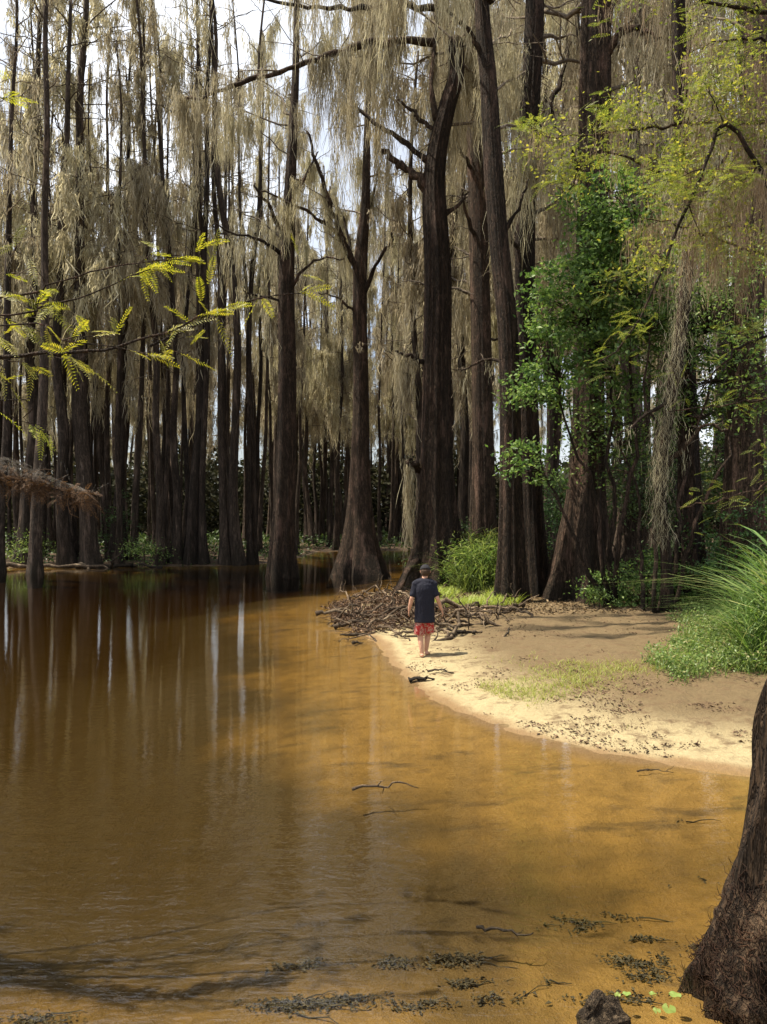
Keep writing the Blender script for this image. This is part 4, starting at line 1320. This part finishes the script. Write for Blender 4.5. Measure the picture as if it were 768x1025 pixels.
o = single('floating_branch', 'pale peeled branch breaking the water surface in the middle of the river', 'branch', 386, 788, .62, .014, 2, DRIFT, .05, .0, seed=98, zz=-.006)
o = single('sunken_branch', 'dark twig poking out of the shallows near the middle', 'branch', 505, 928, .34, .010, 3, DARKWOOD, -.2, .0, seed=99, zz=-.005)

# roots reaching down from the great cypress
for j, (pts_, rr_) in enumerate([([(418, 560), (408, 572), (402, 586), (392, 600)], .13), ([(424, 572), (420, 588), (412, 602)], .10), ([(452, 576), (466, 588), (478, 596)], .11)]):
    q, _ = resample([at(a, b, 26.2 - i * .5) for i, (a, b) in enumerate(pts_)], 16)
    m = MB(); tube(m, q, np.linspace(rr_, rr_ * .4, 16), 9, mod=1 + .08 * np.random.default_rng(j).normal(0, 1, (16, 9)))
    par = next(o for o in bpy.data.objects if o.get('label', '').startswith('great broken'))
    m.build('root', BARK, par, par.location)

# ---- the broken stump in the near shallows
r = np.random.default_rng(50)
sx, sy = (601 - CX) / F * 4.05, 4.05
import bmesh
m = MB()
for (cx_, cz_, rx_, rz_, np_, sd_) in ((0, .0, .135, .13, 34, 4), (-.03, .055, .085, .075, 22, 9), (.075, -.02, .075, .07, 20, 12)):
    rs = np.random.default_rng(sd_)
    P = rs.normal(0, 1, (np_, 3)); P /= np.linalg.norm(P, axis=1)[:, None]
    P *= rs.uniform(.72, 1.12, (np_, 1)) * np.array([rx_, rx_ * .9, rz_])
    bm_ = bmesh.new()
    for p_ in P: bm_.verts.new(p_)
    bmesh.ops.convex_hull(bm_, input=bm_.verts)
    loose = [v for v in bm_.verts if not v.link_faces]
    bmesh.ops.delete(bm_, geom=loose, context='VERTS')
    bmesh.ops.subdivide_edges(bm_, edges=bm_.edges[:], cuts=3, use_grid_fill=True)
    bmesh.ops.triangulate(bm_, faces=bm_.faces[:])
    bm_.verts.index_update()
    V_ = np.array([v.co[:] for v in bm_.verts])
    V_ *= 1 + .26 * vnoise(V_[:, 0] * 28 + 7, V_[:, 1] * 28 + V_[:, 2] * 30)[:, None] + .18 * vnoise(V_[:, 0] * 60 + V_[:, 2] * 25, V_[:, 1] * 60 + V_[:, 2] * 9)[:, None]
    m.add(V_ + [sx + cx_, sy, cz_ - .02], np.array([[v.index for v in f_.verts] for f_ in bm_.faces]))
    bm_.free()
STUMP = bark_mat('stump_wood', (.02, .013, .008), (.11, .078, .048), (.45, .34, .22), zs=.7, sc=22, bump=1, dist=.06)
st = m.build('broken_stump', STUMP, None, (sx, sy, -.2), smooth=False)
st.location = (sx, sy, -.2)
tag(st, 'rough broken stump poking out of the near shallows', 'stump')

# floating lily leaves by the foreground trunk
k_ = 0
for (px, py, rad_) in [(668, 1008, .034), (656, 1010, .02), (674, 994, .026), (652, 993, .016), (617, 994, .016), (626, 993, .018)]:
    Yb = CAMH * F / (py - HZ); x = (px - CX) / F * Yb
    m = MB()
    a_ = np.linspace(.25, 6.03, 26)
    rim = np.stack([np.cos(a_) * rad_ * 1.25, np.sin(a_) * rad_, .004 + .003 * np.sin(a_ * 4)], 1)
    V_ = np.concatenate([[[0, 0, .002]], rim * [.5, .5, .6], rim])
    f = [(0, i, i + 1) for i in range(1, 26)]
    m.add(V_, f)
    m.f.append(np.array([(1 + i, 27 + i, 28 + i, 2 + i) for i in range(25)])); m.mi.append(np.zeros(25, np.int32))
    o = m.build('lily_pad', LILY)
    o.location = (x, Yb, .003); o.rotation_euler = (0, 0, px * 1.3)
    lab = ['largest bright green lily leaf floating beside the foreground trunk', 'small lily leaf touching the left of the largest one', 'oval lily leaf floating above the largest one',
           'tiny yellow leaf left of the oval lily leaf', 'left yellow leaf floating behind the stump', 'right yellow leaf floating behind the stump'][k_]
    tag(o, lab, 'lily leaf', 'floating leaves between stump and trunk')
    k_ += 1

# sunken litter and weed on the bed
r = np.random.default_rng(51)
m = MB()
for (px, py, sx_, sy_, n) in [(635, 965, 30, 9, 260), (655, 985, 30, 6, 130), (330, 1003, 40, 6, 330), (285, 1004, 26, 6, 260), (460, 962, 30, 7, 220), (575, 915, 24, 8, 200), (610, 908, 22, 5, 130),
                              (470, 990, 16, 5, 110), (500, 1008, 26, 5, 110), (640, 935, 20, 3, 80), (690, 880, 14, 3, 60), (700, 945, 16, 3, 80), (300, 960, 40, 5, 160), (390, 965, 30, 6, 160), (30, 1005, 40, 10, 260),
                              (555, 990, 10, 4, 60), (690, 740 + 90, 10, 2, 30), (420, 1012, 30, 5, 90), (615, 1012, 40, 6, 120)]:
    n = int(n * 1.3)
    pxx = r.normal(px, sx_ * .6, n); pyy = np.minimum(r.normal(py, sy_ * .6, n), 1060)
    Yb = (CAMH + .2) * F / (pyy - HZ); x = (pxx - CX) / F * Yb
    ok = vnoise(x * 9, Yb * 9) > -.1
    x, Yb = x[ok], Yb[ok]
    leaves(m, np.stack([x, Yb, ground(x, Yb) + .012], 1), r.uniform(.012, .038, len(x)), r, up=7, aspect=.45, fold=.8)
    for j in range(max(1, n // 130)):
        a_ = r.uniform(-.5, .5); i = r.integers(len(x)); p = np.array([x[i], Yb[i], float(ground([x[i]], [Yb[i]])[0]) + .015])
        tube(m, crooked(p, p + np.array([math.cos(a_), math.sin(a_), 0]) * r.uniform(.1, .35), 6, .1, r), np.linspace(.006, .002, 6), 4, cap=False)
tag(m.build('sunken_litter', SUNKEN), 'dark sodden leaves and weed lying on the sandy bed in the shallows', 'sunken litter', kind='stuff')


# ------------------------------------------------------------------ the boy
def remeshed(mb_, voxel, smooth=4):
    o = mb_.build('tmp', [])
    md = o.modifiers.new('r', 'REMESH'); md.mode = 'VOXEL'; md.voxel_size = voxel
    ms = o.modifiers.new('s', 'SMOOTH'); ms.iterations = smooth; ms.factor = .5
    dg = bpy.context.evaluated_depsgraph_get()
    me = bpy.data.meshes.new_from_object(o.evaluated_get(dg))
    old = o.data
    bpy.data.objects.remove(o); bpy.data.meshes.remove(old)
    for p in me.polygons: p.use_smooth = True
    return me


def mesh_part(name, me, mat, parent):
    me.materials.clear(); me.materials.append(mat)
    me.name = name
    o = bpy.data.objects.new(name, me); COL.objects.link(o)
    o.parent = parent
    return o


def ball(mb_, c, rad, n=16, m_=10):
    c = np.asarray(c, float); rad = np.broadcast_to(np.asarray(rad, float), (3,))
    ph = np.linspace(.001, np.pi - .001, m_)
    th_ = np.linspace(0, 2 * np.pi, n, endpoint=False)
    V = np.stack([np.sin(ph)[:, None] * np.cos(th_)[None], np.sin(ph)[:, None] * np.sin(th_)[None], np.cos(ph)[:, None] * np.ones(n)[None]], -1) * rad + c
    i = np.arange(n * m_).reshape(m_, n)
    q = np.stack([i[:-1], i[1:], np.roll(i[1:], -1, 1), np.roll(i[:-1], -1, 1)], -1).reshape(-1, 4)
    mb_.add(V, q)
    r_ = np.arange(n)
    b0 = mb_.n - n * m_
    mb_.f.append((b0 + r_[::1])[None]); mb_.mi.append(np.zeros(1, np.int32))
    mb_.f.append((b0 + (m_ - 1) * n + r_[::-1])[None]); mb_.mi.append(np.zeros(1, np.int32))


def seg(mb_, p, rads):
    """rounded limb through points with radii"""
    p = np.asarray(p, float)
    q, t_ = resample(p, 6 * len(p))
    rr_ = np.interp(t_, np.linspace(0, 1, len(p)), rads)
    tube(mb_, q, rr_, 14)
    ball(mb_, p[0], rads[0] * .99); ball(mb_, p[-1], rads[-1] * .99)


def loft(mb_, secs, n=28):
    """closed loft of ellipses: (x, y, z, rx, ry)"""
    s = np.array(secs, float)
    zs = np.linspace(0, len(s) - 1, 5 * len(s))
    S = np.stack([np.interp(zs, np.arange(len(s)), s[:, c]) for c in range(5)], 1)
    th_ = np.linspace(0, 2 * np.pi, n, endpoint=False)
    V = np.stack([S[:, 0:1] + S[:, 3:4] * np.cos(th_), S[:, 1:2] + S[:, 4:5] * np.sin(th_), S[:, 2:3] + 0 * th_], -1)
    m_ = len(S)
    i = np.arange(n * m_).reshape(m_, n)
    q = np.stack([i[:-1], np.roll(i[:-1], -1, 1), np.roll(i[1:], -1, 1), i[1:]], -1).reshape(-1, 4)
    mb_.add(V, q)
    b0 = mb_.n - n * m_
    r_ = np.arange(n)
    mb_.f.append((b0 + r_[::-1])[None]); mb_.mi.append(np.zeros(1, np.int32))
    mb_.f.append((b0 + (m_ - 1) * n + r_)[None]); mb_.mi.append(np.zeros(1, np.int32))


def cloth(name, cols, scale=0, rough=.85):
    k = NT(name)
    c = k.coord()
    if scale:
        col = k.ramp(k.noise(c, scale, 1, .5, .6), cols)
    else:
        col = k.ramp(k.noise(c, 60, 2), cols)
    bp = k.n('ShaderNodeBump', Strength=.7, Distance=.06, Height=k.noise(k.mapping(c, (1, 1, .4)), 9, 3))
    p = k.n('ShaderNodeBsdfPrincipled', Base__Color=col, Roughness=rough, Normal=bp.outputs[0])
    p.inputs['Specular IOR Level'].default_value = .2
    return k.out(p.outputs[0])


SKIN = cloth('skin', [(.3, (.46, .25, .165)), (.7, (.52, .30, .20))], 0, .55)
NAVY = cloth('navy_cotton', [(.3, (.010, .011, .019)), (.7, (.018, .019, .030))])
SHORTS = cloth('red_patterned_cloth', [(.36, (.30, .025, .025)), (.48, (.36, .05, .045)), (.53, (.42, .27, .22)), (.62, (.34, .18, .15)), (.68, (.25, .03, .03))], 22)
CAPC = cloth('black_cap_cloth', [(.3, (.015, .015, .018)), (.7, (.03, .03, .034))])
HAIR = cloth('brown_hair', [(.3, (.03, .018, .01)), (.7, (.07, .04, .02))], 0, .6)

bx, by = (425 - CX) / F * 14.3, 14.3
boy = thing('person', (bx, by, gz(bx, by)), 'barefoot person in dark cap, navy tee and red patterned shorts walking away along the sand', 'person')
b = MB()
# legs: left leg behind and planted, right leg passing forward; both converge towards one track
seg(b, [(-.085, .0, .80), (-.09, .02, .60), (-.082, .03, .43), (-.066, -.035, .25), (-.048, -.085, .075)], [.088, .078, .056, .052, .034])
seg(b, [(.085, .01, .80), (.088, .08, .61), (.075, .14, .44), (.050, .10, .25), (.030, .08, .085)], [.088, .078, .056, .052, .034])
for fx, fy, fz, yaw, pit in ((-.046, -.095, .0, .1, 0.0), (.035, .07, .012, -.35, -.12)):
    heel = np.array([fx, fy - .03, fz + .032])
    d_ = np.array([-math.sin(yaw), math.cos(yaw), pit])
    seg(b, [heel, heel + d_ * .07 + [0, 0, .006], heel + d_ * .14 - [0, 0, .004]], [.031, .034, .029])
    sd_ = np.array([d_[1], -d_[0], 0])
    for ti in range(5):
        o_ = (ti - 2) * .0135 * (1 if yaw < 0 else -1)
        p_ = heel + d_ * (.155 - .006 * ti) + sd_ * o_ - [0, 0, .014]
        seg(b, [p_, p_ + d_ * (.026 - .002 * ti)], [.0105 - .0008 * ti, .0085 - .0006 * ti])
# trunk, neck, head bowed forward
loft(b, [(0, 0, .76, .13, .10), (0, 0, .84, .15, .105), (0, 0, 1.0, .13, .095), (0, 0, 1.18, .14, .09), (0, .01, 1.29, .145, .078), (0, .02, 1.335, .10, .062), (0, .03, 1.37, .06, .055)])
seg(b, [(0, .025, 1.32), (.008, .05, 1.40), (.015, .075, 1.45)], [.06, .052, .056])
HC = np.array([.02, .08, 1.44]); _h0 = len(b.v)
ball(b, (.02, .095, 1.515), (.074, .092, .098), 24, 16)
ball(b, (.022, .140, 1.455), (.052, .055, .058), 18, 12)            # jaw
seg(b, [(.024, .185, 1.50), (.024, .205, 1.478)], [.010, .013])      # nose
ball(b, (.024, .182, 1.437), (.022, .012, .008)); ball(b, (.024, .178, 1.428), (.019, .012, .008))   # lips
for sx_ in (-1, 1):
    ball(b, (.022 + sx_ * .028, .168, 1.512), (.014, .010, .009))    # eyelids
    ball(b, (.02 + sx_ * .078, .088, 1.500), (.010, .020, .030))     # ears
for _k in range(_h0, len(b.v)):
    b.v[_k] = (b.v[_k] - HC) * 1.1 + HC
# arms
for sx_, el, wr, hd in ((-1, (-.228, -.035, 1.035), (-.275, .005, .825), (-.282, .02, .765)), (1, (.225, -.03, 1.04), (.305, .02, .835), (.325, .035, .775))):
    sh = np.array([sx_ * .162, .012, 1.28])
    seg(b, [(sx_ * .11, .01, 1.29), sh, (sh + el) / 2 + [sx_ * .006, 0, 0], el], [.05, .048, .042, .037])
    seg(b, [el, (np.array(el) * .6 + np.array(wr) * .4), wr], [.039, .037, .025])
    wr = np.array(wr); hd = np.array(hd)
    dn = (hd - wr) / np.linalg.norm(hd - wr)
    fw = np.array([0, 1., 0]); fw -= dn * fw.dot(dn); fw /= np.linalg.norm(fw)
    inn = np.cross(dn, fw) * sx_; inn /= np.linalg.norm(inn)
    for w_ in (-.026, -.009, .009, .026):
        seg(b, [wr + fw * w_ * .6, hd + fw * w_], [.015, .0135])
    for i_, (w_, l_) in enumerate(((.028, .058), (.0095, .066), (-.0095, .061), (-.027, .046))):
        p_ = hd + fw * w_ * 1.05
        cur = -inn if False else inn * (-1)
        a1 = p_ + dn * l_ * .45; a2 = a1 + (dn * .85 + cur * .45) * l_ * .33; a3 = a2 + (dn * .6 + cur * .75) * l_ * .27
        seg(b, [p_, a1, a2, a3], [.0095, .0088, .008, .0068])
    p_ = wr + dn * .018 + fw * .022
    seg(b, [p_, p_ + (dn * .55 + fw * .75) * .032, p_ + (dn * .55 + fw * .75) * .032 + (dn * .95 + fw * .2) * .028], [.014, .0105, .0085])
mesh_part('body', remeshed(b, .0055, 3), SKIN, boy)
# shirt
s = MB()
loft(s, [(0, .0, .605, .187, .125), (0, 0, .66, .184, .125), (0, 0, .85, .176, .122), (0, -.005, 1.05, .176, .118), (0, 0, 1.20, .174, .125), (0, .008, 1.28, .170, .112), (0, .02, 1.335, .125, .08), (0, .03, 1.365, .075, .066)])
for sx_, e_ in ((-1, (-.212, -.02, 1.10)), (1, (.204, -.015, 1.105))):
    seg(s, [(sx_ * .11, .01, 1.295), (sx_ * .160, .01, 1.272), ((sx_ * .165 + e_[0]) / 2, -.005, 1.19), e_], [.062, .060, .058, .060])
seg(s, [(-.165, .012, 1.285), (-.08, .015, 1.315), (.08, .015, 1.315), (.165, .012, 1.285)], [.066, .078, .078, .066])
me = remeshed(s, .008, 10)
mesh_part('shirt', me, NAVY, boy)
s = MB()
loft(s, [(-.088, .03, .385, .098, .108), (-.086, .025, .5, .096, .106), (-.075, .01, .62, .088, .10), (-.05, 0, .82, .09, .09)])
loft(s, [(.086, .105, .40, .096, .106), (.086, .075, .5, .096, .106), (.075, .03, .62, .088, .10), (.05, 0, .82, .09, .09)])
mesh_part('shorts', remeshed(s, .008, 5), SHORTS, boy)
s = MB()
ball(s, (.02, .085, 1.505), (.083, .094, .094), 26, 18)
loft(s, [(.018, .045, 1.435, .055, .05), (.02, .05, 1.47, .068, .065), (.02, .06, 1.52, .078, .075)])
s.v = [(v_ - HC) * 1.1 + HC for v_ in s.v]
mh = remeshed(s, .006, 3)
# trim hair away from the face: hair keeps to the back and sides
import bmesh
bmh = bmesh.new(); bmh.from_mesh(mh)
bmesh.ops.delete(bmh, geom=[v for v in bmh.verts if v.co.y > .10 and v.co.z < 1.555], context='VERTS')
bmh.to_mesh(mh); bmh.free()
mesh_part('hair', mh, HAIR, boy)
s = MB()
n_, m_ = 32, 12
c = np.array([.02, .09, 1.52])
ph = np.linspace(0.02, np.pi / 2, m_); th_ = np.linspace(0, 2 * np.pi, n_, endpoint=False)
shell = lambda e: np.stack([np.sin(ph)[:, None] * np.cos(th_) * (.088 + e), np.sin(ph)[:, None] * np.sin(th_) * (.104 + e), np.cos(ph)[:, None] * np.ones(n_) * (.098 + e)], -1)
tl = -.42
rot = lambda V: np.stack([V[..., 0], V[..., 1] * math.cos(tl) - V[..., 2] * math.sin(tl), V[..., 1] * math.sin(tl) + V[..., 2] * math.cos(tl)], -1) + c
for e in (0, -.004):
    i = np.arange(n_ * m_).reshape(m_, n_)
    s.add(rot(shell(e)), np.stack([i[:-1], i[1:], np.roll(i[1:], -1, 1), np.roll(i[:-1], -1, 1)], -1).reshape(-1, 4))
s.v = [(v_ - HC) * 1.1 + HC for v_ in s.v]
cap = s.build('cap', CAPC, boy)
s = MB()
aa = np.linspace(R(25), R(155), 20)
V = []
for z_ in (.0, -.004):
    for k_, kk in enumerate((1.0, 1.35, 1.65)):
        V.append(np.stack([np.cos(aa) * .088 * (1 + (kk - 1) * .25), np.sin(aa) * .104 * kk, -.012 * (kk - 1) * 4 + z_ + 0 * aa], 1))
V = rot(np.array(V).reshape(-1, 3))
i = np.arange(120).reshape(2, 3, 20)
f = []
for a_ in range(2):
    f.append(np.stack([i[a_, :-1, :-1], i[a_, 1:, :-1], i[a_, 1:, 1:], i[a_, :-1, 1:]], -1).reshape(-1, 4))
f.append(np.stack([i[0, 2, :-1], i[1, 2, :-1], i[1, 2, 1:], i[0, 2, 1:]], -1))
s.add((V - HC) * 1.1 + HC, np.concatenate(f))
br = s.build('brim', CAPC, cap)

# ------------------------------------------------------------------ light, sky, camera
SUN_EL, SUN_AZ = 66.0, -80.0     # azimuth from +Y (straight ahead), clockwise seen from above; the sun stands to the left
el, az = R(SUN_EL), R(SUN_AZ)
sv = Vector((math.sin(az) * math.cos(el), math.cos(az) * math.cos(el), math.sin(el)))
ld = bpy.data.lights.new('sun', 'SUN'); ld.energy = 5.0; ld.angle = R(.53); ld.color = (1.0, .90, .74)
lo = bpy.data.objects.new('sun', ld); COL.objects.link(lo)
lo.rotation_euler = sv.to_track_quat('Z', 'Y').to_euler(); lo.location = (-30, 0, 60)
w = bpy.data.worlds.new('World'); scene.world = w; w.use_nodes = True
nt = w.node_tree; nt.nodes.clear()
sky = nt.nodes.new('ShaderNodeTexSky'); sky.sky_type = 'NISHITA'; sky.sun_disc = False
sky.sun_elevation = el; sky.sun_rotation = az; sky.air_density = 1.0; sky.dust_density = 2.5; sky.ozone_density = 1.0
bg = nt.nodes.new('ShaderNodeBackground'); bg.inputs[1].default_value = .07
wo = nt.nodes.new('ShaderNodeOutputWorld')
tc = nt.nodes.new('ShaderNodeTexCoord')
nz = nt.nodes.new('ShaderNodeTexNoise'); nz.inputs['Scale'].default_value = 2.2; nz.inputs['Detail'].default_value = 6
nt.links.new(tc.outputs['Generated'], nz.inputs['Vector'])
cr = nt.nodes.new('ShaderNodeMapRange'); cr.inputs[1].default_value = .38; cr.inputs[2].default_value = .62; cr.inputs[3].default_value = .15; cr.inputs[4].default_value = .9
nt.links.new(nz.outputs['Fac'], cr.inputs[0])
mxs = nt.nodes.new('ShaderNodeMix'); mxs.data_type = 'RGBA'; mxs.inputs[7].default_value = (10.5, 10.9, 11.6, 1)
nt.links.new(cr.outputs[0], mxs.inputs[0]); nt.links.new(sky.outputs[0], mxs.inputs[6])
nt.links.new(mxs.outputs[2], bg.inputs[0]); nt.links.new(bg.outputs[0], wo.inputs[0])

cd = bpy.data.cameras.new('camera'); cam = bpy.data.objects.new('camera', cd); COL.objects.link(cam)
cd.sensor_fit = 'VERTICAL'; cd.sensor_height = 24; cd.lens = F / 1025 * 24
cd.clip_start = .05; cd.clip_end = 5000
cam.location = (0, 0, CAMH)
cam.rotation_euler = (R(90) + math.atan((HZ - 512.5) / F), 0, 0)
scene.camera = cam
vs = scene.view_settings
scene.display_settings.display_device = 'sRGB'
vs.view_transform = 'Standard'; vs.look = 'None'; vs.exposure = 1.05; vs.gamma = 1.0; vs.use_curve_mapping = False
cy = scene.cycles
cy.use_denoising = True
cy.max_bounces = 10; cy.transparent_max_bounces = 24; cy.diffuse_bounces = 4; cy.glossy_bounces = 4
cy.sample_clamp_indirect = 6
cy.caustics_reflective = False; cy.caustics_refractive = False
